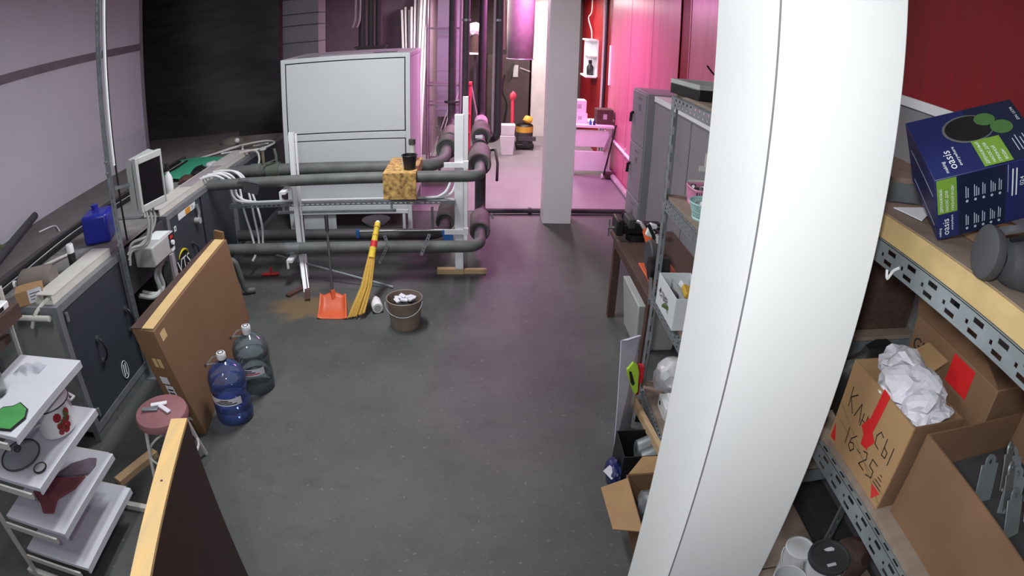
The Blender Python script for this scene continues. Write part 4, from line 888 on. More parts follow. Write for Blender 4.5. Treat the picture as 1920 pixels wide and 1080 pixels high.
bs = B()
for k in range(90):
    a = random.uniform(-1, 1); c = random.uniform(-1, 1)
    top = br(0.66) + Vector((a * 0.026, c * 0.02, 0)); mid = br(0.33) + Vector((a * 0.045, c * 0.028, 0)); end = ax0 + Vector((-0.02 + a * 0.078 - 0.02, c * 0.03 - 0.01, 0.004 + (a + 1) * 0.022 + random.uniform(0, 0.012)))
    bs.tube([top, mid, end], [0.006, 0.006, 0.003], 5)
o = obj('straw', bs, 'straw', t); o['kind'] = 'stuff'
t = thing('metal_bucket', 'brown metal bucket full of dark rubbish beside the broom', 'bucket', (-0.6, 4.39, 0))
bx, by = -0.605, 4.39
obj('body', B().lathe([(0, 0.003), (0.115, 0.003), (0.12, 0.0), (0.12, 0.012), (0.143, 0.235), (0.147, 0.245), (0.141, 0.245), (0.117, 0.02), (0, 0.02)], (bx, by, 0), 32), 'bucket', t)
obj('rim', B().tube([Vector((bx + 0.145 * math.cos(a), by + 0.145 * math.sin(a), 0.243)) for a in [2 * PI * k / 32 for k in range(33)]], 0.005, 6, caps=False), 'bucket', t)
obj('bail', B().tube([Vector((bx + 0.15 * math.cos(a), by - 0.055 + 0.155 * math.sin(a) * 0.72, 0.235 + 0.09 * math.sin(a))) for a in [PI + PI * k / 18 for k in range(19)]], 0.0035, 6), 'galv_dark', t)
t = tag(obj('dark_rubbish', B().crumple((bx, by, 0.165), (0.118, 0.118, 0.05), 3, 0.12), 'black'), 'dark rubbish filling the metal bucket', 'rubbish')
for k, (dx, dy, a) in enumerate(((-0.055, 0.04, 0.3), (-0.02, 0.06, -0.6), (0.03, 0.03, 0.7), (0.06, 0.055, -0.3), (0.0, -0.015, 0.1), (0.055, -0.01, 1.1), (-0.06, -0.01, -0.9))):
    tag(obj('white_scrap', B().obox((bx + dx, by + dy, 0.222 + 0.006 * (k % 3)), (0.06, 0.035, 0.02), (0.2, 0.15, a)), 'paper', bevel=0.005), 'white scrap on the rubbish in the bucket, ' + ('at the side by the broom', 'at the back beside the broom side', 'in the middle towards the back', 'at the back away from the broom', 'in the middle at the front', 'at the side away from the broom', 'at the front on the broom side')[k], 'scrap', 'white scraps in the bucket')
t = thing('white_bottle', 'empty white plastic bottle lying on the floor beside the bucket', 'bottle', (-0.88, 4.62, 0))
Rb = Vector((0.30, -0.95, 0)).to_track_quat('Z', 'Y').to_matrix()
obj('body', B().lathe([(0, 0), (0.018, 0.0), (0.018, 0.03), (0.035, 0.055), (0.048, 0.10), (0.048, 0.225), (0.044, 0.235), (0, 0.235)], (-0.935, 4.80, 0.049), 18, Vector((0.30, -0.95, 0)).to_track_quat('Z', 'Y').to_matrix() @ Matrix(((1, 0, 0), (0, 1, 0), (0, 0, 1)))), 'white_plastic', t)
obj('base_disc', B().lathe([(0, 0.237), (0.03, 0.237), (0.03, 0.23)], (-0.935, 4.80, 0.049), 14, Rb), 'grey_plastic', t)

# ------------------------------------------------------------------ right side shelving
def slots(L, rows, pitch=0.05, ln=0.028):
    out = []
    for v0, v1, off in rows:
        k = 0
        while 0.012 + off + k * pitch + ln < L: out.append((0.012 + off + k * pitch, 0.012 + off + k * pitch + ln, v0, v1)); k += 1
    return out
def shelving(name, label, y0, y1, levels, xf=1.0, xb=1.58, top=2.05, first_y=None, pt=0.0905, beam_h=0.062):
    t = thing(name, label, 'shelving', ((xf + xb) / 2, (y0 + y1) / 2, 0))
    hs = [(0.04 + k * 0.1, 0.085 + k * 0.1, 0.016, 0.026) for k in range(int(top / 0.1))]
    for x, sx in ((xf, 1), (xb, -1)):
        for y, sy in ((y0, 1), (y1, -1)):
            p = obj('post', B().perf((x, y, 0), (0, 0, 1), (0, sy, 0), top, 0.05, 0.003 * sx * -sy, hs).perf((x, y, 0), (0, 0, 1), (sx, 0, 0), top, 0.04, 0.003 * sx * sy, hs), 'galv', t)
            obj('foot', B().box(min(x, x + sx * 0.06), max(x, x + sx * 0.06), min(y, y + sy * 0.06), max(y, y + sy * 0.06), 0, 0.004), 'black', p)
    for z, th in levels:
        L = y1 - y0 - 0.02
        for x, sg in ((xf - 0.004, 1), (xb + 0.004, -1)):
            rows = [(0.038, 0.050, 0.0), (0.010, 0.021, 0.010)] if sg == 1 else []
            sl = slots(L, rows, pt, 0.036 if pt > 0.08 else 0.022) + (slots(L, [(0.024, 0.034, pt * 0.56)], pt, 0.010) if sg == 1 else [])
            bm_ = obj('beam', B().perf((x, y0 + 0.01, z - th - beam_h), (0, 1, 0), (0, 0, 1), L, beam_h, 0.002, sl), 'galv', t)
            if sg == 1: obj('beam_flange', B().perf((x, y0 + 0.01, z - th - 0.002), (0, 1, 0), (1, 0, 0), L, 0.022, 0.002, slots(L, [(0.006, 0.014, 0.02)], pt * 0.66, 0.030 if pt > 0.08 else 0.02)), 'galv', bm_)
        for y in (y0 + 0.006, y1 - 0.008): obj('end_beam', B().box(xf + 0.01, xb - 0.01, y, y + 0.002, z - th - beam_h, z - th), 'galv', t)
        obj('board', B().box(xf - 0.004 + 0.018, xb, y0 + 0.012, y1 - 0.012, z - th, z), 'plywood', t)
        if th > 0.03: obj('board_edge', B().box(xf + 0.004, xf + 0.0145, y0 + 0.012, y1 - 0.012, z - th, z - 0.002), 'plywood_edge', t)
    return t
sl = shelving('steel_shelving', 'galvanised slotted shelving partly hidden behind the white column, with baskets', 1.5, 3.12, [(2.075, 0.016), (1.505, 0.016), (0.925, 0.016), (0.29, 0.016)], pt=0.06)
sr = shelving('steel_shelving', 'galvanised slotted shelving in the right corner loaded with cartons', -0.45, 1.33, [(2.043, 0.062), (1.355, 0.02), (0.55, 0.02)], top=2.04)
obj('cable_tie', B().tube(smooth_path([(0.985, 1.12, 1.925), (0.985, 1.11, 1.905), (0.99, 1.10, 1.93), (0.995, 1.085, 1.945)], 4), 0.004, 6), 'white_plastic', sr)
# ---- tilted pump carton on the top shelf
Nn = Vector((1.041, 1.015, 2.046)); U_ = Vector((-0.53, -0.24, 0.81)).normalized(); V_ = Vector((0.22, 0.89, 0.41)); V_ = (V_ - U_ * V_.dot(U_)).normalized(); E_ = V_.cross(U_).normalized()
hh, dp, ww = 0.184, 0.222, 0.33
t = thing('pump_carton', 'dark blue printed pump carton tilted on the top right shelf', 'box', Nn)
T_ = Nn + U_ * hh
def q8(o, a, b1, c): return [o, o + a, o + a + b1, o + b1, o + c, o + a + c, o + a + b1 + c, o + b1 + c]
obj('body', B().hexa(q8(Nn, E_ * ww, V_ * dp, U_ * hh)), 'navy', t, bevel=0.002)
def decal(name, o, a, b_, e0, e1, v0, v1, mat, par, lift=0.0006):
    n = a.cross(b_)
    n = n if n.dot(o - (Nn + E_ * ww / 2 + V_ * dp / 2 + U_ * hh / 2)) > 0 else -n
    p = [o + a * e0 + b_ * v0, o + a * e1 + b_ * v0, o + a * e1 + b_ * v1, o + a * e0 + b_ * v1]
    return obj(name, B().prism([x + n * lift for x in p], n * 0.0002), mat, par, smooth=False)
def oval(name, o, a, b_, ce, cv, re, rv, mat, par, lift=0.0008, n=22):
    nn_ = a.cross(b_); nn_ = nn_ if nn_.dot(o - (Nn + E_ * ww / 2 + V_ * dp / 2 + U_ * hh / 2)) > 0 else -nn_
    return obj(name, B().prism([o + a * (ce + re * math.cos(2 * PI * k / n)) + b_ * (cv + rv * math.sin(2 * PI * k / n)) + nn_ * lift for k in range(n)], nn_ * 0.0002), mat, par, smooth=False)
decal('dark_field', T_, E_, V_, 0.17, ww - 0.002, 0.002, dp - 0.002, 'navy_dark', t)
oval('pump_shadow', T_, E_, V_, 0.155, 0.145, 0.075, 0.052, 'galv_dark', t, 0.0009)
oval('pump_picture', T_, E_, V_, 0.158, 0.145, 0.070, 0.047, 'black', t, 0.0012)
oval('pump_part', T_, E_, V_, 0.215, 0.165, 0.032, 0.024, 'print_green_dark', t, 0.0015)
oval('pump_part', T_, E_, V_, 0.25, 0.125, 0.034, 0.026, 'print_green_dark', t, 0.0017)
decal('green_field', T_, E_, V_, 0.140, 0.225, 0.004, 0.096, 'print_green', t, 0.0019)
def tx(s_, size, o, a, b_, e, v, m='print_white', lift=0.0024): return lettering(s_, size, o + a * e + b_ * v, b_, -a, m, t, lift=lift)
tx('making', 0.014, T_, E_, V_, 0.045, 0.010); tx('oasis', 0.034, T_, E_, V_, 0.072, 0.018); tx('everywhere', 0.014, T_, E_, V_, 0.088, 0.025)
for k, s_ in enumerate(('ДРЕНАЖНЫЙ', 'НАСОС ДЛЯ', 'ГРЯЗНОЙ', 'ВОДЫ')): tx(s_, 0.0118, T_, E_, V_, 0.158 + 0.0185 * k, 0.010)
tx('DN 157/6', 0.013, T_, E_, V_, 0.315, 0.135)
for k in range(5): decal('print_line', T_, E_, V_, 0.255 + 0.012 * k, 0.258 + 0.012 * k, 0.03, 0.075 + 0.01 * (k % 2), 'print_pale', t, 0.0019)
decal('front_field', Nn, E_, U_, 0.062, 0.20, 0.004, hh - 0.002, 'navy_dark', t)
decal('green_field', Nn, E_, U_, 0.004, 0.058, 0.082, hh - 0.002, 'print_green', t, 0.001)
for k, s_ in enumerate(('ДРЕНАЖНЫЙ', 'НАСОС ДЛЯ', 'ГРЯЗНОЙ ВОДЫ')): tx(s_, 0.0102 if k < 2 else 0.0092, Nn, E_, U_, 0.018 + 0.0155 * k, 0.087, 'print_white', 0.0016)
tx('making', 0.010, Nn, E_, U_, 0.012, 0.010, 'print_white', 0.0012); tx('oasis', 0.027, Nn, E_, U_, 0.034, 0.012, 'print_white', 0.0012); tx('everywhere', 0.010, Nn, E_, U_, 0.046, 0.025, 'print_white', 0.0012)
for r_ in range(2):
    for k in range(5):
        for j in range(2 + k % 2): decal('print_line', Nn, E_, U_, 0.082 + 0.024 * k + 0.006 * j, 0.0845 + 0.024 * k + 0.006 * j, 0.028 + 0.085 * r_, 0.062 + 0.085 * r_ - 0.006 * j, 'print_pale', t, 0.0012)
        oval('print_icon', Nn, E_, U_, 0.086 + 0.024 * k, 0.018 + 0.085 * r_, 0.004, 0.004, 'print_pale', t, 0.0012, 10)
tx('024', 0.018, Nn, E_, U_, 0.255, 0.11, 'print_white', 0.0012)
decal('print_line', Nn, E_, U_, 0.205, 0.2065, 0.10, 0.18, 'print_pale', t, 0.0012)
for k in range(2): decal('print_bar', Nn, E_, U_, 0.218 + 0.012 * k, 0.222 + 0.012 * k, 0.085, 0.165, 'print_white', t, 0.0012)
# side face print
Wn = V_
for k in range(2): obj('side_print', B().prism([Nn + U_ * (0.03 + 0.09 * k) + V_ * 0.02 - E_ * 0.0006, Nn + U_ * (0.034 + 0.09 * k) + V_ * 0.02 - E_ * 0.0006, Nn + U_ * (0.034 + 0.09 * k) + V_ * 0.19 - E_ * 0.0006, Nn + U_ * (0.03 + 0.09 * k) + V_ * 0.19 - E_ * 0.0006], -E_ * 0.0003), 'print_pale', t)
# parcel that props the tilted carton up
pk = thing('kraft_parcel', 'flat kraft parcel propping up the tilted blue carton', 'parcel', (1.33, 1.05, 2.043))
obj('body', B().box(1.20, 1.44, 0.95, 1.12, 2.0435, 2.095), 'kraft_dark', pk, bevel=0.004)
obj('tape', B().box(1.199, 1.441, 1.02, 1.05, 2.094, 2.0965), 'kraft_pale', pk)
t = tag(obj('paper_sheet', B().prism([(1.08, 1.26, 2.044), (1.22, 1.29, 2.044), (1.2, 1.21, 2.07), (1.1, 1.15, 2.048)], (0, 0, 0.002)), 'paper'), 'loose white sheet on the top shelf behind the column edge', 'paper')
# ---- dark cylinder lamp on the top shelf edge
t = thing('work_lamp', 'dark grey round work lamp at the right edge of the top shelf', 'lamp', (1.06, 0.76, 2.043))
axd = Vector((0.93, -0.28, -0.12)).normalized(); Rl = axd.to_track_quat('Z', 'Y').to_matrix(); lc = Vector((0.995, 0.81, 2.103))
obj('face_disc', B().lathe([(0, -0.004), (0.046, -0.006), (0.057, 0.0), (0.058, 0.012), (0.055, 0.026), (0.02, 0.032), (0, 0.032)], lc, 32, Rl), 'dark_grey', t)
obj('collar', B().lathe([(0.022, 0.034), (0.022, 0.06), (0, 0.06)], lc, 18, Rl), 'black', t)
bd = obj('body', B().lathe([(0.02, 0.055), (0.046, 0.065), (0.056, 0.09), (0.058, 0.15), (0.05, 0.18), (0, 0.19)], lc, 26, Rl), 'dark_grey', t)
obj('bracket', B().bar(lc + Vector((0.04, 0.0, 0.045)), lc + Vector((0.2, -0.03, 0.085)), 0.03, 0.006), 'steel', t)
obj('bracket_edge', B().bar(lc + Vector((0.05, -0.03, 0.04)), lc + Vector((0.2, -0.06, 0.075)), 0.012, 0.006), 'black', t)
# ---- carton with handwriting
t = thing('open_carton', 'open carton with black handwriting and red tape, full of white paper', 'box', (1.125, 1.03, 1.356))
x0, x1, y0, y1, z0, z1 = 1.022, 1.225, 0.862, 1.19, 1.356, 1.625
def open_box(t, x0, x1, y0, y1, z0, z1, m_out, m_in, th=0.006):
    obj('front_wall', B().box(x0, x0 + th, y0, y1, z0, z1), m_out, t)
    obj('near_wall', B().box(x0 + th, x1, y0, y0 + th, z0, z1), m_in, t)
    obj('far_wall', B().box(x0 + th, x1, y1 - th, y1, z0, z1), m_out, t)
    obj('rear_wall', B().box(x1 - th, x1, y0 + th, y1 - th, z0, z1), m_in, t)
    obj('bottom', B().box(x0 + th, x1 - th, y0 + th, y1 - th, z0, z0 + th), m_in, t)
open_box(t, x0, x1, y0, y1, z0, z1, 'kraft', 'kraft_dark')  # near wall and inside take the darker kraft, shade put into the colour
obj('rear_flap', B().prism([(x1, y1, z1), (x1, y1 - 0.12, z1), (x1 + 0.09, y1 - 0.11, z1 + 0.035), (x1 + 0.09, y1, z1 + 0.035)], (0, 0, 0.005)), 'kraft', t)
SK = [0]
def stroke(pts, mat='ink', w_=0.0035, name='handwriting'):   # pts (u: along -Y from far end 0..0.328, v: up from the bottom)
    b_ = B(); SK[0] += 1; lf = x0 - 0.0006 - 0.00006 * SK[0]
    for a, c in zip(pts, pts[1:]):
        pa, pc = Vector((lf, y1 - a[0], z0 + a[1])), Vector((lf, y1 - c[0], z0 + c[1]))
        dr = (pc - pa).normalized(); sd_ = Vector((1, 0, 0)).cross(dr) * w_ / 2
        b_.prism([pa - sd_ - dr * w_ * .3, pc - sd_ + dr * w_ * .3, pc + sd_ + dr * w_ * .3, pa + sd_ - dr * w_ * .3], (-0.00005, 0, 0))
    return obj(name, b_, mat, t, smooth=False)
stroke([(0.035, 0.20), (0.042, 0.14)]); stroke([(0.068, 0.195), (0.040, 0.17), (0.07, 0.135)])                 # К
stroke([(0.082, 0.135), (0.098, 0.185), (0.115, 0.135)])                                                        # Л
stroke([(0.122, 0.17), (0.122, 0.13)]); stroke([(0.122, 0.15), (0.142, 0.15)]); stroke([(0.142, 0.175), (0.142, 0.13)])  # Н
stroke([(0.235, 0.172), (0.218, 0.178), (0.206, 0.158), (0.212, 0.135), (0.232, 0.132)])                       # С
stroke([(0.252, 0.18), (0.254, 0.13), (0.272, 0.132), (0.272, 0.15), (0.254, 0.154)]); stroke([(0.290, 0.178), (0.292, 0.125)])  # Ы
def line2(pts): stroke([(u * 1.12 - 0.012, v - 0.02) for u, v in pts])
line2([(0.085, 0.115), (0.09, 0.065)])                                                                         # 1
line2([(0.125, 0.118), (0.108, 0.095), (0.106, 0.07), (0.122, 0.062), (0.132, 0.078), (0.122, 0.09), (0.108, 0.082)])   # 6
line2([(0.145, 0.088), (0.162, 0.088)])                                                                        # -
line2([(0.172, 0.105), (0.188, 0.112), (0.194, 0.095), (0.172, 0.062), (0.200, 0.062)])                       # 2
line2([(0.242, 0.115), (0.216, 0.115), (0.215, 0.092), (0.236, 0.09), (0.238, 0.07), (0.214, 0.06)])          # 5
stroke([(0.182, 0.268), (0.168, 0.15)], 'red_tape', 0.034, 'red_tape'); stroke([(0.150, 0.148), (0.188, 0.125)], 'red_tape', 0.042, 'red_tape'); stroke([(0.164, 0.165), (0.172, 0.105)], 'red_tape', 0.036, 'red_tape')
def tri(pts): obj('red_triangle', B().prism([(x0 - 0.0009, y1 - u, z0 + v) for u, v in pts], (-0.0003, 0, 0)), 'red_tape', t, smooth=False)
tri([(0.012, 0.01), (0.012, 0.062), (0.042, 0.012)]); tri([(0.265, 0.042), (0.315, 0.042), (0.29, 0.006)])
for k in range(4): stroke([(0.268 + 0.006 * k, 0.05 + 0.012 * k), (0.312 - 0.006 * k, 0.05 + 0.012 * k)], 'ink', 0.003, 'arrow_bar')
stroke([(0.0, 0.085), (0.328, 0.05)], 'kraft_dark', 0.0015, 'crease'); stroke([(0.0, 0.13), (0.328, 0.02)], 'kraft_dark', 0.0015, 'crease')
PZ = [(1.13, 0.965, 1.62, .05), (1.10, 1.05, 1.63, .05), (1.17, 1.02, 1.63, .05), (1.15, 1.12, 1.64, .05), (1.17, 0.945, 1.61, .04), (1.105, 0.94, 1.60, .034)]
for k, (x, y, z, r) in enumerate(PZ):
    tag(obj('crumpled_paper', B().wad((x, y, z), (r * 1.35, r * 1.35, r * 0.9), 3, 0.55, 0.85), 'paper', smooth=False), 'crumpled white paper wad in the handwritten carton, ' + ('lowest in the middle', 'by the written side in the middle', 'by the rear side in the middle', 'at the far end near the column', 'at the near end by the rear side', 'at the near end by the written side')[k], 'paper', 'paper in the written carton')
t2 = tag(obj('packing_paper', B().wad((1.122, 1.03, 1.50), (0.075, 0.12, 0.11), 4, 0.2, 2), 'paper', smooth=False), 'large wad of packing paper deep in the handwritten carton', 'paper')
# ---- nearer open carton with brackets
t = thing('open_carton', 'nearest open brown carton holding galvanised brackets', 'box', (1.27, 0.62, 1.356))
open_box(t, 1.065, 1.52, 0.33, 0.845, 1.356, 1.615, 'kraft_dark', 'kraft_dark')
for k in range(9):
    x, y = 1.24 + 0.06 * (k % 3) + random.uniform(-.01, .01), 0.55 + 0.07 * (k // 3); z = 1.545 + 0.03 * (k % 2)
    o = thing('steel_bracket', 'galvanised hinge bracket in the nearest carton, %s row, %s' % (('front', 'middle', 'rear')[k % 3], ('towards the picture edge', 'halfway', 'towards the written carton')[k // 3]), 'bracket', (x, y, z - 0.05), 'brackets in the nearest carton')
    Rr = Matrix.Rotation(random.uniform(-0.5, 0.5), 3, 'Z') @ Matrix.Rotation(random.uniform(0.6, 1.2), 3, 'X')
    obj('plate', B().obox((x, y, z), (0.07, 0.10, 0.004), Rr), 'galv', o, bevel=0.001)
    obj('lug', B().lathe([(0.008, 0.003), (0.02, 0.003), (0.02, -0.003), (0.008, -0.003)], Vector((x, y, z)) + Rr @ Vector((0.0, 0.055, 0)), 14, Rr), 'galv', o)
o = tag(obj('packing_fill', B().box(1.075, 1.51, 0.34, 0.835, 1.363, 1.5), 'dark_grey'), 'dark packing filling the nearest open carton', 'packing')
# ---- larger carton behind, with red tape
t = thing('closed_carton', 'larger brown carton with a red tape patch behind the handwritten one', 'box', (1.46, 1.05, 1.356))
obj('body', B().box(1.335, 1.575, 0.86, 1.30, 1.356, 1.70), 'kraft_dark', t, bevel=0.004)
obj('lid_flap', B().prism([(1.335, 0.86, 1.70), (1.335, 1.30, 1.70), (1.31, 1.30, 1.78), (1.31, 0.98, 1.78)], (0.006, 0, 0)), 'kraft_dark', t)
obj('red_tape', B().box(1.3335, 1.3345, 0.97, 1.08, 1.60, 1.69), 'red_tape', t)
lettering('GR A', 0.06, (1.3345, 1.28, 1.60), (0, -1, 0), (0, 0, 1), 'ink', t)
t = tag(obj('black_sack', B().crumple((1.19, 1.262, 1.49), (0.17, 0.055, 0.14), 3, 0.1, 0.95), 'black'), 'black plastic sack behind the handwritten carton', 'sack')
# ---- buckets on the lower shelf
def tub(x, y, z, r, h, body, lid, label, is_open=False):
    o = thing('paint_tub', label, 'tub', (x, y, z), 'paint tubs on the low shelf')
    obj('body', B().lathe([(0, 0.001), (r * 0.88, 0.001), (r * 0.97, h - 0.01), (r, h - 0.01), (r, h), (r * 0.93, h), (r * 0.85, 0.01), (0, 0.01)], (x, y, z), 28), body, o)
    if not is_open: obj('lid', B().lathe([(r * 1.03, h - 0.012), (r * 1.04, h + 0.004), (r * 0.93, h + 0.006), (r * 0.9, h + 0.001), (0, h + 0.001)], (x, y, z), 28), lid, o)
    else: obj('contents', B().lathe([(0, h * 0.55), (r * 0.9, h * 0.55), (r * 0.9, h * 0.5)], (x, y, z), 28), lid, o)
    obj('bail', B().tube([Vector((x + r * 1.03 * math.cos(a), y + r * 1.03 * math.sin(a), z + h - 0.03 - 0.05 * math.sin((a - PI * 0.75) ))) for a in [PI * 0.75 + PI * k / 14 for k in range(15)]], 0.003, 6), 'steel', o)
    return o
ZS = 0.551
o = tub(1.275, 1.17, ZS, 0.088, 0.20, 'white_plastic', 'dark_grey', 'white paint tub with a dark grey lid on the low shelf')
obj('lid_sticker', B().box(1.245, 1.285, 1.12, 1.135, ZS + 0.202, ZS + 0.2035), 'paper', o); obj('lid_splash', B().crumple((1.29, 1.205, ZS + 0.203), (0.022, 0.012, 0.002), 2, 0.3), 'print_white', o)
lb = obj('label_block', B().grid(lambda u, v: Vector((1.275 + 0.0872 * math.cos(-2.7 + u * 1.2), 1.17 + 0.0872 * math.sin(-2.7 + u * 1.2), ZS + 0.06 + 0.08 * v)), 8, 1), 'navy', o)
tub(1.19, 1.268, ZS, 0.06, 0.17, 'white_plastic', 'white_plastic', 'white paint tub with a white lid near the column')
tub(1.112, 1.15, ZS, 0.07, 0.14, 'white_plastic', 'navy', 'open white tub with dark blue contents on the low shelf', True)
t = tag(obj('brown_sack', B().crumple((1.42, 1.19, ZS + 0.105), (0.1, 0.09, 0.11), 3, 0.08, 0.95), 'wood_brown'), 'brown sack behind the paint tubs on the low shelf', 'sack')

# dark goods on the near end of the farther shelving
t = thing('dark_carton', 'dark brown carton behind the column on the second shelf', 'box', (1.34, 1.78, 1.505))
obj('body', B().box(1.10, 1.56, 1.56, 2.0, 1.5055, 1.80), 'wood_brown', t, bevel=0.005); obj('tape', B().box(1.099, 1.561, 1.76, 1.80, 1.80, 1.802), 'kraft_dark', t)
t = thing('bubble_sack', 'black bubble film sack behind the column on the third shelf', 'sack', (1.3, 1.8, 0.926))
obj('sack', B().crumple((1.3, 1.82, 1.10), (0.26, 0.27, 0.19), 3, 0.08, 0.92), 'black', t)
obj('neck', B().crumple((1.3, 1.82, 1.3), (0.06, 0.05, 0.05), 2, 0.2), 'black', t)

# ------------------------------------------------------------------ things on the farther shelving
t = thing('test_case', 'open black instrument case with a silver rim on the top shelf', 'case', (1.24, 2.95, 2.076))
Rk = Matrix.Rotation(math.radians(12), 3, 'Z'); kc = Vector((1.135, 2.95, 2.0765))
def kp(u, v, n): return kc + Rk @ Vector((u, v, n))
def kbox(b_, u0, u1, v0, v1, n0, n1): return b_.hexa([kp(u0, v0, n0), kp(u1, v0, n0), kp(u1, v1, n0), kp(u0, v1, n0), kp(u0, v0, n1), kp(u1, v0, n1), kp(u1, v1, n1), kp(u0, v1, n1)])
obj('tray', kbox(B(), -0.13, 0.16, -0.13, 0.16, 0, 0.055), 'black', t, bevel=0.004)
r_ = B()
for q in ((-0.13, -0.11, -0.13, 0.16), (0.14, 0.16, -0.13, 0.16), (-0.11, 0.14, -0.13, -0.11), (-0.11, 0.14, 0.14, 0.16)): kbox(r_, *q, 0.055, 0.078)
obj('silver_rim', r_, 'grey_plastic', t)
obj('latch', kbox(B(), 0.0, 0.05, -0.133, -0.128, 0.06, 0.075), 'black', t)
obj('cable', B().tube(smooth_path([kp(0.10, 0.05, 0.06), kp(0.09, 0.06, 0.11), kp(0.05, 0.05, 0.14), kp(0.02, 0.05, 0.17)]), 0.005, 6), 'black', t)
# baskets
def basket(x, y, z, r0, r1, h, mat, label, sq):
    o = thing('plastic_basket', label, 'basket', (x, y, z))
    n = 28
    def rr(a): 
        return 1.0 / max(abs(math.cos(a)), abs(math.sin(a))) ** 0.75 if sq else 1.0
    g = B(); hs_ = 4
    for j in range(hs_):
        za, zb = z + 0.001 + h * (0.12 + 0.76 * j / hs_), z + 0.001 + h * (0.12 + 0.76 * (j + 0.55) / hs_)
        ra, rb = r0 + (r1 - r0) * (za - z) / h, r0 + (r1 - r0) * (zb - z) / h
    bars = B()
    for k in range(n * 2):
        a = 2 * PI * k / (n * 2); c, s_ = math.cos(a) * rr(a), math.sin(a) * rr(a)
        bars.bar((x + r0 * c, y + r0 * s_, z + 0.02), (x + r1 * c * .985, y + r1 * s_ * .985, z + h * 0.9), 0.006, 0.004)
    o2 = obj('ribs', bars, mat, o, smooth=False); o2['kind'] = 'stuff'
    for nm, z0_, z1_, ex in (('rim', h * 0.84, h, 1.03), ('band', h * 0.42, h * 0.52, 1.0), ('bottom_band', 0.0, h * 0.16, 1.0)):
        ra, rb = (r0 + (r1 - r0) * z0_ / h) * ex, (r0 + (r1 - r0) * z1_ / h) * ex
        g = B(); ring = lambda r, zz: [g.m.verts.new((x + r * math.cos(2 * PI * k / n) * rr(2 * PI * k / n), y + r * math.sin(2 * PI * k / n) * rr(2 * PI * k / n), z + zz)) for k in range(n)]
        A_, B_ = ring(ra, z0_ + 0.001), ring(rb, z1_)
        for k in range(n): g._f((A_[k], A_[(k + 1) % n], B_[(k + 1) % n], B_[k]))
        if nm == 'bottom_band': g._f(A_)
        ob = obj(nm, g, mat, o); md = ob.modifiers.new('t', 'SOLIDIFY'); md.thickness = 0.003
    return o
basket(1.17, 2.94, 1.505, 0.075, 0.085, 0.10, 'pink_plastic', 'pink plastic basket full of dark fittings on the second shelf', True)
for k in range(12):
    x, y = 1.17 + random.uniform(-.06, .06), 2.94 + random.uniform(-.06, .06)
    tag(obj('dark_fitting', B().obox((x, y, 1.595), (0.03, 0.022, 0.02), (random.random(), random.random(), random.random() * 3)), ('dark_grey', 'steel', 'navy')[k % 3], bevel=0.003), 'small metal fitting in the pink basket', 'fitting', 'fittings in the pink basket')
tag(obj('fittings_bed', B().box(1.10, 1.24, 2.87, 3.01, 1.51, 1.58), 'dark_grey'), 'dark layer of fittings lying in the pink basket', 'fittings')
basket(1.105, 2.70, 1.505, 0.075, 0.095, 0.09, 'mint_plastic', 'mint green round basket at the front of the second shelf', False)
for k, (dx, dy, m) in enumerate(((-0.02, 0.0, 'paper'), (0.035, 0.03, 'grey_plastic'), (0.02, -0.03, 'steel'), (-0.03, 0.04, 'galv'))):
    tag(obj('basket_item', B().obox((1.105 + dx, 2.70 + dy, 1.56), (0.05, 0.035, 0.05), (0.4 * k, 0.3, 0.7 * k)), m, bevel=0.004), ('white paper packet', 'grey plastic part', 'bright steel part', 'galvanised part')[k] + ' lying in the mint basket', 'part', 'parts in the mint basket')
for k, (x, y, z, sx, sy, sz, m, l) in enumerate(((1.20, 3.06, 1.60, 0.16, 0.03, 0.10, 'off_white', 'cream flat package standing behind the pink basket'), (1.30, 2.92, 1.62, 0.14, 0.16, 0.012, 'white_paint', 'white tray lid laid over the pink basket'), (1.40, 3.0, 1.62, 0.10, 0.1, 0.23, 'grey_plastic', 'grey plastic box at the back of the second shelf'))):
    zc = 1.505 + sz / 2 if k != 1 else 1.615
    tag(obj('shelf_package', B().box(x - sx / 2, x + sx / 2, y - sy / 2, y + sy / 2, zc - sz / 2, zc + sz / 2), m, bevel=0.004), l, 'package')
t = thing('pipe_tee', 'cream plastic pipe tee on the second shelf', 'pipe fitting', (1.22, 3.05, 1.65))
obj('branch', B().cyl((1.22, 3.05, 1.652), (1.22, 3.05, 1.76), 0.022, n=12), 'off_white', t); obj('run', B().cyl((1.17, 3.05, 1.672), (1.34, 3.02, 1.672), 0.02, n=12), 'off_white', t)
# white carton on the third shelf
t = thing('white_carton', 'open white carton with small parts on the third shelf', 'box', (1.06, 2.77, 0.926))
open_box(t, 0.975, 1.16, 2.62, 2.95, 0.926, 1.105, 'white_cabinet', 'white_cabinet', 0.005)
lettering('СЛИВ', 0.055, (0.9735, 2.90, 1.0), (0, -1, 0), (0, 0, 1), 'ink', t)
obj('divider', B().box(1.05, 1.053, 2.625, 2.945, 0.932, 1.07), 'grey_plastic', t)
for k, (x, y, z, m, l, sz) in enumerate(((1.10, 2.80, 1.06, 'yellow', 'amber packet in the white carton', (0.05, 0.09, 0.03)), (1.10, 2.87, 1.07, 'paper', 'white striped packet in the white carton', (0.05, 0.04, 0.03)), (1.015, 2.85, 1.03, 'dark_grey', 'dark tool in the white carton', (0.03, 0.12, 0.05)), (1.01, 2.72, 0.99, 'flower_green', 'dark green card in the white carton', (0.05, 0.14, 0.02)))):
    tag(obj('carton_item', B().obox((x, y, z), sz, (0.2, 0.3, 0.3 * k)), m, bevel=0.004), l, 'packet')
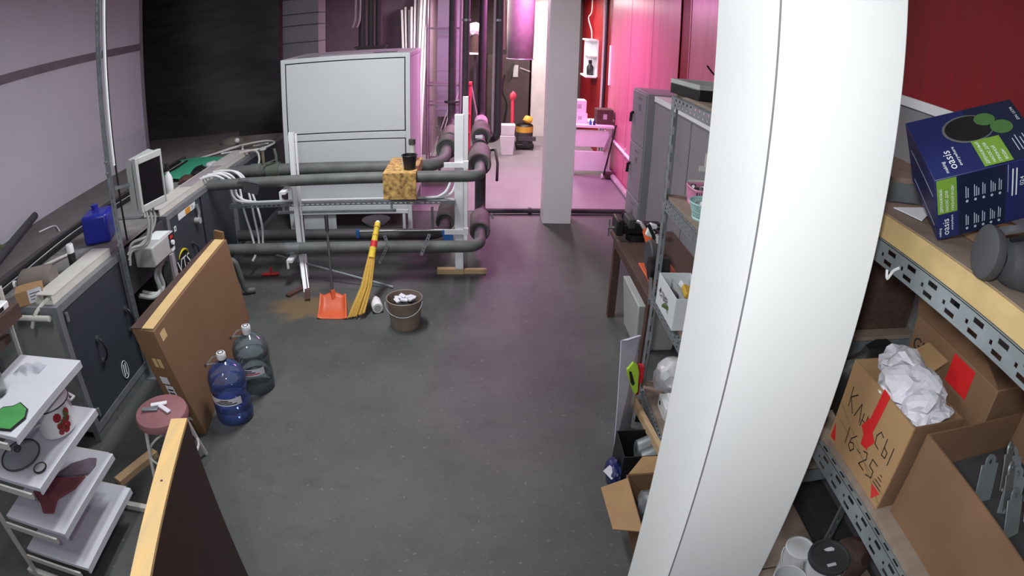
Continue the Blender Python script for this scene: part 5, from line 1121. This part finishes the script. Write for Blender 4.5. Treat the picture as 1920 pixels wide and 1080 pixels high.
# second shelf from the floor: bags and boxes
t = tag(obj('fittings_bag', B().crumple((1.18, 2.95, 0.42), (0.14, 0.12, 0.12), 3, 0.12, 0.98), 'clear_bag'), 'clear bag of small fittings on the bottom shelf by the post', 'bag')
t = tag(obj('wire_bag', B().crumple((1.15, 2.58, 0.375), (0.10, 0.09, 0.085), 3, 0.1, 0.98), 'clear_bag'), 'round clear bag on the bottom shelf before the junction box', 'bag')
t = thing('junction_box', 'white junction box with round holes on the bottom shelf', 'junction box', (1.14, 2.76, 0.29))
obj('body', B().box(1.05, 1.22, 2.68, 2.84, 0.2905, 0.38), 'white_plastic', t, bevel=0.006)
obj('hole', B().cyl((1.049, 2.80, 0.34), (1.051, 2.80, 0.34), 0.014, n=12), 'black', t); obj('lid_box', B().box(1.08, 1.17, 2.72, 2.80, 0.38, 0.41), 'white_plastic', t, bevel=0.004)
t = tag(obj('wooden_batten', B().bar((0.945, 3.02, 0.22), (0.99, 2.16, 0.30), 0.03, 0.05), 'wood_batten'), 'pale wooden batten along the bottom shelf front', 'batten')
t = tag(obj('kraft_box', B().box(1.02, 1.3, 2.24, 2.46, 0.2905, 0.48), 'kraft', bevel=0.004), 'plain brown box on the bottom shelf beside the column', 'box')
# clutter on the floor by the shelving
t = thing('leaning_sheet', 'tall white sheet leaning on the shelving edge', 'sheet', (0.84, 2.95, 0))
TL, TR, BL, BR = Vector((0.80, 2.95, 0.68)), Vector((0.938, 3.06, 0.65)), Vector((0.806, 2.78, 0)), Vector((0.947, 3.01, 0)); dn = Vector((0.003, -0.005, 0))
obj('sheet', B().prism([BL, BR, TR, TL], dn), 'lilac_sheet', t)
obj('folded_edge', B().prism([TL, TR, TR + Vector((0.0, -0.05, 0.025)), TL + Vector((0.03, -0.05, 0.03))], (0, 0, 0.003)), 'lilac_sheet', t)
t = thing('lime_handsaw', 'lime green handsaw standing before the white sheet', 'saw', (0.86, 2.79, 0))
hp = [(0.845, 0.63), (0.875, 0.61), (0.89, 0.56), (0.893, 0.50), (0.90, 0.43), (0.885, 0.41), (0.865, 0.44), (0.842, 0.50), (0.822, 0.545), (0.815, 0.585), (0.828, 0.60)]
obj('handle', B().prism([(x, 2.79, z) for x, z in hp], (0, 0.022, 0)), 'lime', t, bevel=0.004)
obj('grip_hole', B().prism([(x, 2.788, z) for x, z in ((0.828, 0.575), (0.843, 0.572), (0.873, 0.49), (0.862, 0.475), (0.845, 0.50))], (0, 0.026, 0)), 'black', t)
obj('blade', B().prism([(0.865, 2.80, 0.60), (0.888, 2.80, 0.44), (0.90, 2.80, 0.0), (0.885, 2.80, 0.0)], (0, 0.002, 0)), 'steel', t)
t = tag(obj('red_clamp', B().box(0.955, 0.985, 3.0, 3.05, 0.35, 0.46).cyl((0.97, 3.025, 0.25), (0.97, 3.025, 0.35), 0.012, n=8), 'red'), 'red clamp on the shelving post near the floor', 'clamp')
t = thing('dark_crate', 'dark plastic crate with grey rolls on the floor by the shelving', 'crate', (0.88, 2.6, 0))
open_box(t, 0.775, 0.985, 2.44, 2.68, 0.0, 0.24, 'black', 'black')
for k, (x, y, z) in enumerate(((0.88, 2.58, 0.17), (0.89, 2.50, 0.15))):
    tag(obj('grey_roll', B().lathe([(0.02, 0), (0.055, 0), (0.058, 0.005), (0.058, 0.10), (0.02, 0.105)], (x, y, z), 20, Matrix(((0, 0, 1), (1, 0, 0.2), (0, 1, 0.3)))), 'galv_dark'), ('grey roll in the dark crate, the farther one', 'grey roll in the dark crate, the nearer one')[k], 'roll')
t = thing('blue_bag', 'blue bag with a white label beside the dark crate', 'bag', (0.75, 2.5, 0))
obj('bag', B().crumple((0.745, 2.50, 0.075), (0.045, 0.10, 0.075), 3, 0.12, 0.95), 'navy', t)
obj('white_label', B().obox((0.715, 2.45, 0.125), (0.05, 0.07, 0.003), (0.5, -0.5, 0.5)), 'paper', t)
t = thing('flapped_carton', 'open brown carton with spread flaps at the column foot', 'box', (0.86, 2.15, 0))
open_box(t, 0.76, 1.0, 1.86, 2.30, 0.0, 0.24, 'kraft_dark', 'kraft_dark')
obj('side_flap', B().prism([(0.76, 2.27, 0.24), (0.76, 1.88, 0.24), (0.625, 1.93, 0.22), (0.61, 2.22, 0.23)], (0, 0, 0.005)), 'kraft', t)
obj('far_flap', B().prism([(0.77, 2.30, 0.24), (0.99, 2.30, 0.24), (0.98, 2.38, 0.285), (0.86, 2.39, 0.28)], (0, 0, 0.005)), 'kraft', t)
tag(obj('grey_bag', B().crumple((0.88, 2.12, 0.14), (0.09, 0.12, 0.12), 3, 0.12, 0.9), 'galv_dark'), 'grey bag inside the carton with spread flaps', 'bag')

# ------------------------------------------------------------------ workbench with vise and saw, locker, grey cabinet
t = thing('workbench', 'brown wooden workbench beside the grey locker', 'workbench', (1.33, 4.0, 0))
obj('top', B().box(1.06, 1.60, 3.36, 4.62, 0.71, 0.75), 'wood_brown', t, bevel=0.004)
for x in (1.11, 1.54):
    for y in (3.44, 4.54): obj('leg', B().box(x - 0.03, x + 0.03, y - 0.03, y + 0.03, 0, 0.71), 'rust', t)
obj('apron', B().box(1.08, 1.10, 3.47, 4.51, 0.64, 0.71), 'rust', t)
obj('lower_rail', B().box(1.52, 1.56, 3.47, 4.51, 0.2, 0.26), 'rust', t)
t = tag(obj('grey_tub', B().hexa([(1.2, 3.95, 0), (1.5, 3.95, 0), (1.5, 4.4, 0), (1.2, 4.4, 0), (1.16, 3.9, 0.42), (1.54, 3.9, 0.42), (1.54, 4.45, 0.42), (1.16, 4.45, 0.42)]), 'grey_plastic', bevel=0.01), 'grey plastic tub under the workbench', 'tub')
t = thing('bench_vise', 'black bench vise on the far end of the workbench', 'vise', (1.18, 4.45, 0.75))
obj('base', B().cyl((1.22, 4.42, 0.75), (1.22, 4.42, 0.80), 0.08, n=18), 'black', t)
obj('body', B().box(1.10, 1.42, 4.37, 4.47, 0.80, 0.89), 'black', t, bevel=0.015)
obj('front_jaw', B().box(1.04, 1.10, 4.33, 4.51, 0.80, 0.93), 'black', t, bevel=0.012)
obj('rear_jaw', B().box(1.13, 1.19, 4.33, 4.51, 0.86, 0.94), 'dark_grey', t, bevel=0.01)
obj('screw', B().cyl((1.04, 4.42, 0.84), (0.99, 4.42, 0.84), 0.014, n=10), 'steel', t); obj('tommy_bar', B().cyl((1.0, 4.42, 0.77), (1.0, 4.42, 0.91), 0.007, n=8), 'steel', t)
obj('bright_edge', B().box(1.30, 1.40, 4.365, 4.37, 0.865, 0.875), 'steel', t)
t = thing('cutoff_saw', 'orange and black cut-off saw on the workbench', 'saw', (1.2, 3.68, 0.75))
obj('base', B().box(1.12, 1.36, 3.55, 3.9, 0.7505, 0.765), 'orange', t, bevel=0.004)
obj('motor', B().cyl((1.12, 3.63, 0.84), (1.25, 3.62, 0.84), 0.078, n=20), 'black', t)
obj('guard', B().lathe([(0.0, 0), (0.10, 0), (0.11, 0.01), (0.11, 0.04), (0, 0.04)], (1.14, 3.76, 0.875), 24, Matrix(((0, 0, 1), (1, 0, 0), (0, 1, 0)))), 'dark_grey', t)
obj('arm', B().bar((1.18, 3.70, 0.86), (1.17, 3.98, 0.98), 0.04, 0.035), 'orange', t)
obj('trigger_handle', B().tube([(1.17, 3.98, 0.98), (1.16, 4.08, 1.0), (1.15, 4.13, 0.99)], 0.016, 10), 'steel', t)
t = thing('power_strip', 'black and white power plug hanging at the shelving post', 'plug', (1.06, 3.2, 1.20))
obj('housing', B().obox((0.985, 3.23, 1.25), (0.05, 0.035, 0.08), (0, 0.3, 0)), 'white_plastic', t, bevel=0.008)
obj('strap', B().obox((0.98, 3.21, 1.25), (0.02, 0.014, 0.10), (0, -0.5, 0)), 'black', t)
obj('plug_tip', B().cyl((1.015, 3.21, 1.23), (1.03, 3.21, 1.18), 0.012, n=8), 'white_plastic', t)
obj('mount', B().bar((1.0, 3.215, 1.26), (1.02, 3.125, 1.26), 0.02, 0.01), 'black', t)
t = tag(obj('leaning_rail', B().bar((1.30, 4.2, 0.76), (1.02, 3.2, 0.80), 0.02, 0.035), 'galv_dark'), 'thin steel rail lying across the workbench', 'rail')
# locker
t = thing('metal_locker', 'grey metal locker with key locks beside the red wall', 'locker', (1.85, 6.1, 0))
obj('body', B().box(1.612, 2.08, 5.80, 6.37, 0.0, 1.755), 'locker', t, bevel=0.004)
for k, z in enumerate((0.06, 0.63, 1.19)):
    d = obj('locker_door', B().box(1.60, 1.614, 5.82, 6.35, z, z + 0.545), 'locker', t, bevel=0.003)
    obj('door_lock', B().cyl((1.60, 6.28, z + 0.30), (1.575, 6.28, z + 0.30), 0.015, n=10), 'black', d)
    obj('key_ring', B().bar((1.575, 6.28, z + 0.30), (1.57, 6.28, z + 0.20), 0.012, 0.03), 'black', d)
    obj('vent_slot', B().box(1.597, 1.601, 5.98, 6.12, z + 0.48, z + 0.487), 'dark_grey', d)
    obj('card_frame', B().box(1.597, 1.601, 6.0, 6.08, z + 0.36, z + 0.42), 'galv_dark', d)
t = thing('grey_cabinet', 'grey cabinet with a pale top trim behind the farther shelving', 'cabinet', (1.85, 4.7, 0))
obj('body', B().box(1.62, 2.08, 3.9, 5.5, 0.0, 1.72), 'wall_grey', t)
obj('top_trim', B().box(1.60, 2.08, 3.88, 5.52, 1.72, 1.77), 'white_paint', t)
for k in range(3): obj('door', B().box(1.605, 1.621, 3.93 + 0.53 * k, 4.44 + 0.53 * k, 0.08, 1.70), 'wall_grey', t)
obj('plinth', B().box(1.63, 1.66, 3.92, 5.48, 0, 0.06), 'dark_grey', t)

# ------------------------------------------------------------------ back room
t = thing('air_duct', 'pale rectangular sheet metal duct rising in the back room', 'duct', (-0.47, 9.1, 0))
obj('duct', B().box(-0.655, -0.28, 9.0, 9.35, 0.95, 3.7), 'duct_silver', t)
for z in (1.05, 1.65, 2.25, 2.9): obj('seam', B().box(-0.66, -0.275, 8.995, 9.355, z, z + 0.02), 'duct_silver', t)
obj('leg_frame', B().box(-0.64, -0.60, 9.02, 9.06, 0, 0.95).box(-0.33, -0.29, 9.02, 9.06, 0, 0.95), 'galv_dark', t)
for k, (x, y, m, zb, l) in enumerate(((-0.20, 7.6, 'pipe_dark', 1.70, 'dark vertical pipe above the wide pipe stand'), (0.185, 7.5, 'pipe_dark', 0.98, 'dark vertical pipe ending in a small hook bend'))):
    o = thing('riser_pipe', l, 'pipe', (x, y, zb))
    if k == 0: obj('pipe', B().tube([(x, y, 3.6), (x, y, zb), (x, y - 0.05, zb - 0.4), (x, y - 0.5, 1.02)], 0.045, 14), m, o)
    else:
        obj('pipe', B().tube(bend((x + 0.02, y, 3.6), (x + 0.02, y, 0.9), (x - 0.15, y, 0.9), 0.1), 0.045, 14), m, o)
        obj('thin_pipe', B().tube(bend((x - 0.045, y - 0.05, 3.6), (x - 0.045, y - 0.05, 0.97), (x - 0.13, y - 0.05, 0.97), 0.06), 0.016, 10), 'pipe_pale', o)
    obj('clamp', B().cyl((x, y, 2.4), (x, y, 2.43), 0.055, n=14), 'galv', o)
for k, (x, r) in enumerate(((-1.62, 0.05), (-1.50, 0.04), (-1.39, 0.045))):
    tag(obj('riser_pipe', B().cyl((x, 8.25, 2.09), (x, 8.25, 3.7), r, n=14), 'pipe_dark'), ('dark riser pipe above the white cabinet, leftmost of three', 'dark riser pipe above the white cabinet, middle of three', 'dark riser pipe above the white cabinet, rightmost of three')[k], 'pipe')
t = thing('pipe_manifold', 'dark pipe support behind the white cabinet', 'support', (-1.5, 8.25, 0))
obj('post', B().box(-1.7, -1.3, 8.2, 8.3, 0, 2.09), 'pipe_dark', t); obj('cap_plate', B().box(-1.72, -1.28, 8.18, 8.32, 2.07, 2.09), 'pipe_dark', t)
t = thing('hanging_hooks', 'pair of pink lit steel hooks hanging over the white cabinet', 'hook', (-1.66, 7.9, 2.35))
for s in (-0.02, 0.04): obj('hook', B().tube(smooth_path([(-1.62 + s, 7.9, 3.7), (-1.62 + s, 7.9, 2.6), (-1.64 + s, 7.9, 2.42), (-1.66 + s, 7.88, 2.36)]), 0.014, 8), 'pipe_pale', t)
t = thing('plastic_tank', 'grey round hanging tank in the back room', 'tank', (0.56, 9.25, 1.81))
obj('body', B().lathe([(0, 0.0), (0.18, 0.0), (0.195, 0.02), (0.205, 0.45), (0.205, 0.9), (0.19, 1.4), (0, 1.4)], (0.56, 9.22, 1.815), 30), 'insul', t)
obj('rim', B().tube([Vector((0.56 + 0.196 * math.cos(a), 9.22 + 0.196 * math.sin(a), 1.825)) for a in [2 * PI * k / 30 for k in range(31)]], 0.01, 6, caps=False), 'galv', t)
for s in (-1, 1): obj('hanger', B().cyl((0.56 + 0.15 * s, 9.22, 3.2), (0.56 + 0.15 * s, 9.22, 3.7), 0.012, n=8), 'galv', t)
t = thing('silver_pipe', 'bright flexible silver pipe beside the hanging tank', 'pipe', (0.34, 9.4, 0))
obj('pipe', B().tube([(0.30 + 0.0 * k, 9.55, 1.95 + 0.1 * k) for k in range(18)], [0.055 + 0.004 * (k % 2) for k in range(18)], 14), 'steel', t)
# white profiles bundle, standing upright
for k in range(9):
    x = -1.36 + 0.055 * k; y = 10.25 + 0.05 * (k % 3); h = 2.62 + (0.25 if k > 3 else 0.0) + 0.05 * (k % 2); lean = 0.12 - 0.03 * k
    o = thing('white_profile', 'long white profile in the upright bundle, %s from the cabinet side' % ('first', 'second', 'third', 'fourth', 'fifth', 'sixth', 'seventh', 'eighth', 'ninth')[k], 'profile', (x, y, 0), 'white profiles in the back room')
    obj('profile', B().bar((x + lean, y, 0.004), (x, y + 0.15, h), 0.066, 0.03), 'white_plastic', o)
# pink lit rack frame
t = thing('metal_rack_frame', 'slim metal rack frame with bars behind the pipes', 'rack', (-0.55, 8.55, 0))
for x in (-0.765, -0.305):
    for y in (8.5, 8.9): obj('post', B().box(x - 0.012, x + 0.012, y - 0.012, y + 0.012, 0, 2.9), 'pipe_pale', t)
for z in (0.35, 1.2, 1.48, 2.3):
    for y in (8.5, 8.9): obj('crossbar', B().box(-0.753, -0.317, y - 0.008, y + 0.008, z - 0.012, z + 0.012), 'pipe_pale', t)
obj('deck', B().box(-0.75, -0.32, 8.5, 8.9, 0.30, 0.325), 'white_paint', t)
for k in range(3):
    x = -0.74 + 0.07 * k
    tag(obj('leaning_lath', B().bar((x, 8.62 + 0.08 * k, 0.326), (x + 0.28, 8.66 + 0.08 * k, 1.15 + 0.12 * k), 0.03, 0.012), 'white_paint'), ('white slat leaning in the metal rack, lowest', 'white slat leaning in the metal rack, middle', 'white slat leaning in the metal rack, steepest')[k], 'slat')
tag(obj('pink_carton', B().box(-0.62, -0.34, 8.55, 8.8, 0.3255, 0.58), 'pipe_pale', bevel=0.005), 'pale carton on the lower deck of the metal rack', 'box')
t = thing('red_ladder', 'red metal stepladder behind the insulated valves', 'ladder', (-0.15, 9.5, 0))
for s in (0, 1): obj('rail', B().bar((-0.22 + 0.03 * s, 9.55 - 0.1, 0), (-0.20 + 0.03 * s, 9.55, 1.40), 0.025, 0.04), 'red_pink', t)
obj('rear_leg', B().bar((0.10, 9.9, 0), (-0.17, 9.58, 1.38), 0.02, 0.03), 'pipe_pale', t)
for z in (0.3, 0.6, 0.9, 1.2): obj('rung', B().box(-0.24, -0.17, 9.44, 9.56, z, z + 0.02), 'red_pink', t)
obj('top_cap', B().box(-0.25, -0.15, 9.5, 9.62, 1.38, 1.42), 'red_pink', t)
# pump with white cover on a wall post
t = thing('wall_pump', 'brown pump under a white cover between the vertical pipes', 'pump', (-0.12, 10.0, 1.75))
obj('cover', B().crumple((-0.12, 10.0, 2.26), (0.16, 0.12, 0.12), 3, 0.12), 'white_plastic', t)
obj('motor', B().cyl((-0.11, 10.0, 1.86), (-0.11, 10.0, 2.18), 0.09, n=16), 'wood_brown', t); obj('base', B().box(-0.21, 0.0, 9.9, 10.1, 1.84, 1.87), 'white_paint', t)
obj('post', B().box(-0.13, -0.09, 10.03, 10.07, 0, 1.84), 'dark_grey', t); obj('foot', B().box(-0.21, -0.01, 9.95, 10.15, 0.004, 0.02), 'dark_grey', t)
# dark equipment at the far end
t = thing('machine_frame', 'dark machine with levers in the far dim corner', 'machine', (0.62, 12.2, 0))
obj('body', B().box(0.1, 0.95, 12.3, 12.9, 0.0, 1.7), 'wall_dark', t, bevel=0.02)
obj('lever', B().bar((0.55, 12.25, 1.2), (0.62, 12.2, 1.55), 0.04, 0.03), 'dark_grey', t); obj('lever', B().bar((0.75, 12.22, 1.45), (0.95, 12.2, 1.38), 0.02, 0.02), 'pipe_pale', t)
obj('switch_plate', B().box(0.62, 0.72, 12.28, 12.3, 1.25, 1.5), 'grey_plastic', t); obj('cable', B().tube(smooth_path([(0.45, 12.26, 1.3), (0.40, 12.22, 1.0), (0.50, 12.25, 0.7), (0.46, 12.26, 0.3)]), 0.015, 6), 'black', t)
# bin with a red mop, vacuum
t = thing('white_bin', 'tall white waste bin on the back room floor', 'bin', (0.46, 10.6, 0))
bx_, by_ = 0.462, 10.62
b_ = B().hexa([(bx_ - .105, by_ - .08, 0.005), (bx_ + .105, by_ - .08, 0.005), (bx_ + .105, by_ + .08, 0.005), (bx_ - .105, by_ + .08, 0.005), (bx_ - .128, by_ - .10, .36), (bx_ + .128, by_ - .10, .36), (bx_ + .128, by_ + .10, .36), (bx_ - .128, by_ + .10, .36)])
obj('body', b_, 'white_plastic', t, bevel=0.01)
obj('upper_part', B().hexa([(bx_ - .12, by_ - .095, .365), (bx_ + .12, by_ - .095, .365), (bx_ + .12, by_ + .095, .365), (bx_ - .12, by_ + .095, .365), (bx_ - .13, by_ - .10, .555), (bx_ + .135, by_ - .10, .555), (bx_ + .135, by_ + .10, .555), (bx_ - .13, by_ + .10, .555)]), 'white_plastic', t, bevel=0.01)
t = thing('red_mop', 'red handled mop standing behind the white bin', 'mop', (0.56, 10.9, 0))
obj('handle', B().cyl((0.56, 10.85, 0.004), (0.555, 10.9, 1.0), 0.03, n=10), 'red_pink', t); obj('head', B().crumple((0.555, 10.9, 1.02), (0.06, 0.05, 0.09), 2, 0.2), 'red_pink', t)
t = thing('vacuum_cleaner', 'yellow and black vacuum cleaner beside the white bin', 'vacuum', (0.80, 11.15, 0))
obj('base', B().box(0.63, 0.97, 11.0, 11.3, 0.03, 0.12), 'black', t, bevel=0.02); obj('drum', B().cyl((0.80, 11.15, 0.12), (0.80, 11.15, 0.33), 0.155, n=22), 'dark_grey', t)
obj('yellow_band', B().cyl((0.80, 11.15, 0.33), (0.80, 11.15, 0.44), 0.16, n=22), 'yellow', t); obj('lid', B().lathe([(0.16, 0), (0.15, 0.02), (0.10, 0.05), (0, 0.06)], (0.80, 11.15, 0.44), 22), 'black', t)
obj('yellow_bag', B().crumple((0.85, 11.12, 0.56), (0.09, 0.08, 0.08), 2, 0.2), 'yellow', t)
for s in (-1, 1): obj('wheel', B().cyl((0.80 + 0.13 * s, 11.0, 0.035), (0.80 + 0.13 * s, 11.03, 0.035), 0.03, n=12), 'black', t)
obj('accessory', B().box(0.68, 1.0, 10.98, 11.02, 0.18, 0.26), 'dark_grey', t)
# white table against the wall with boxes
t = thing('white_bench', 'white bench with two deep white fronts beside the pink lit wall', 'bench', (1.75, 9.5, 0))
obj('top', B().box(1.40, 2.05, 9.2, 9.9, 0.78, 0.82), 'white_paint', t, bevel=0.004)
for z0_, z1_ in ((0.47, 0.74), (0.08, 0.40)): obj('drawer_front', B().box(1.42, 1.98, 9.23, 9.26, z0_, z1_), 'white_paint', t, bevel=0.006)
for x in (1.44, 2.0):
    for y in (9.28, 9.85): obj('leg', B().box(x - 0.025, x + 0.025, y - 0.025, y + 0.025, 0, 0.78), 'white_paint', t)
obj('brace', B().bar((1.90, 9.22, 0.42), (2.0, 9.22, 0.70), 0.03, 0.02), 'pipe_pale', t)
for k, (x, y, z0_, sx, sz, m, l) in enumerate(((1.53, 9.5, .8205, 0.24, 0.16, 'white_plastic', 'white box with a grey label on the white bench'), (1.52, 9.52, .981, 0.22, 0.20, 'white_plastic', 'white box on top of the labelled one'), (1.92, 9.45, .8205, 0.26, 0.24, 'wood_brown', 'brown crate on the white bench'))):
    o = thing('bench_box', l, 'box', (x, y, z0_))
    obj('body', B().box(x - sx / 2, x + sx / 2, y - 0.12, y + 0.12, z0_, z0_ + sz), m, o, bevel=0.006)
    obj('label', B().box(x - 0.03, x + 0.03, y - 0.1215, y - 0.12, z0_ + sz * 0.35, z0_ + sz * 0.7), 'grey_plastic', o)
for k, (x, m) in enumerate(((1.60, 'blue_tool'), (1.66, 'navy'))):
    tag(obj('small_bottle', B().lathe([(0, 0), (0.02, 0), (0.02, 0.05), (0.008, 0.07), (0.008, 0.09), (0, 0.09)], (x + 0.08, 9.26, 0.8205), 12), m), ('blue small bottle at the white bench edge', 'dark blue small bottle at the white bench edge')[k], 'bottle')
t = thing('hand_cart', 'folded hand cart with a long dark handle before the white bench', 'cart', (1.95, 9.08, 0))
obj('handle', B().cyl((1.90, 9.08, 0.06), (2.06, 9.12, 0.86), 0.014, n=8), 'black', t); obj('plate', B().box(1.92, 2.07, 9.02, 9.16, 0.02, 0.10), 'wood_brown', t)
obj('wheel', B().cyl((1.86, 9.06, 0.045), (1.88, 9.06, 0.045), 0.042, n=14), 'white_plastic', t)
# pipes on the red wall
t = thing('wall_pipe', 'white pipe fixed along the red wall above the floor', 'pipe', (2.07, 9.0, 0.45))
obj('pipe', B().cyl((2.07, 7.0, 0.50), (2.07, 10.2, 0.60), 0.024, n=10), 'white_paint', t)
for y in (7.5, 8.5, 9.6): obj('clip', B().box(2.06, 2.1, y - 0.01, y + 0.01, 0.5, 0.62), 'white_paint', t)
t = thing('wall_pipe', 'thick mauve pipe lying along the foot of the red wall', 'pipe', (2.04, 8.5, 0.0))
obj('pipe', B().cyl((2.04, 6.45, 0.05), (2.04, 10.4, 0.05), 0.045, n=12), 'pipe_pale', t); obj('coupling', B().cyl((2.04, 8.0, 0.05), (2.04, 8.05, 0.05), 0.05, n=12), 'pipe_pale', t)
for k, (x, y, r, m, l) in enumerate(((2.05, 10.35, 0.03, 'pipe_pale', 'pale vertical pipe in the corner of the red wall'), (2.03, 10.1, 0.025, 'black', 'dark vertical pipe beside the pale one on the red wall'))):
    tag(obj('corner_pipe', B().cyl((x, y, 0.0), (x, y, 3.7), r, n=10), m), l, 'pipe')
t = thing('wall_shelf_box', 'small white wall cupboard with a dark bottle on the red wall', 'cupboard', (2.0, 11.4, 1.4))
obj('back', B().box(2.08, 2.099, 11.1, 11.75, 1.42, 2.12), 'white_paint', t); obj('top', B().box(1.90, 2.08, 11.1, 11.75, 2.10, 2.13), 'white_paint', t); obj('bottom', B().box(1.88, 2.08, 11.1, 11.75, 1.40, 1.43), 'white_paint', t)
obj('side', B().box(1.94, 2.08, 11.72, 11.75, 1.43, 2.10), 'white_paint', t); obj('middle_shelf', B().box(1.94, 2.08, 11.1, 11.72, 1.80, 1.82), 'white_paint', t)
tag(obj('dark_bottle', B().lathe([(0, 0), (0.06, 0), (0.065, 0.01), (0.065, 0.16), (0.03, 0.22), (0.035, 0.25), (0.035, 0.29), (0, 0.29)], (2.0, 11.35, 1.4305), 16), 'black'), 'dark bottle in the white wall cupboard', 'bottle')
tag(obj('wall_strip_lamp', B().box(2.06, 2.099, 9.86, 9.94, 1.40, 2.08), 'white_paint', bevel=0.006), 'narrow white strip fixed upright on the red wall', 'strip')
tag(obj('dangling_cable', B().tube(smooth_path([(2.07, 11.9, 3.7), (2.04, 11.6, 2.75), (2.02, 11.85, 2.55), (2.05, 11.65, 2.3), (2.07, 11.7, 2.14)]), 0.012, 6), 'off_white'), 'pale cord dangling above the white wall cupboard', 'cord')
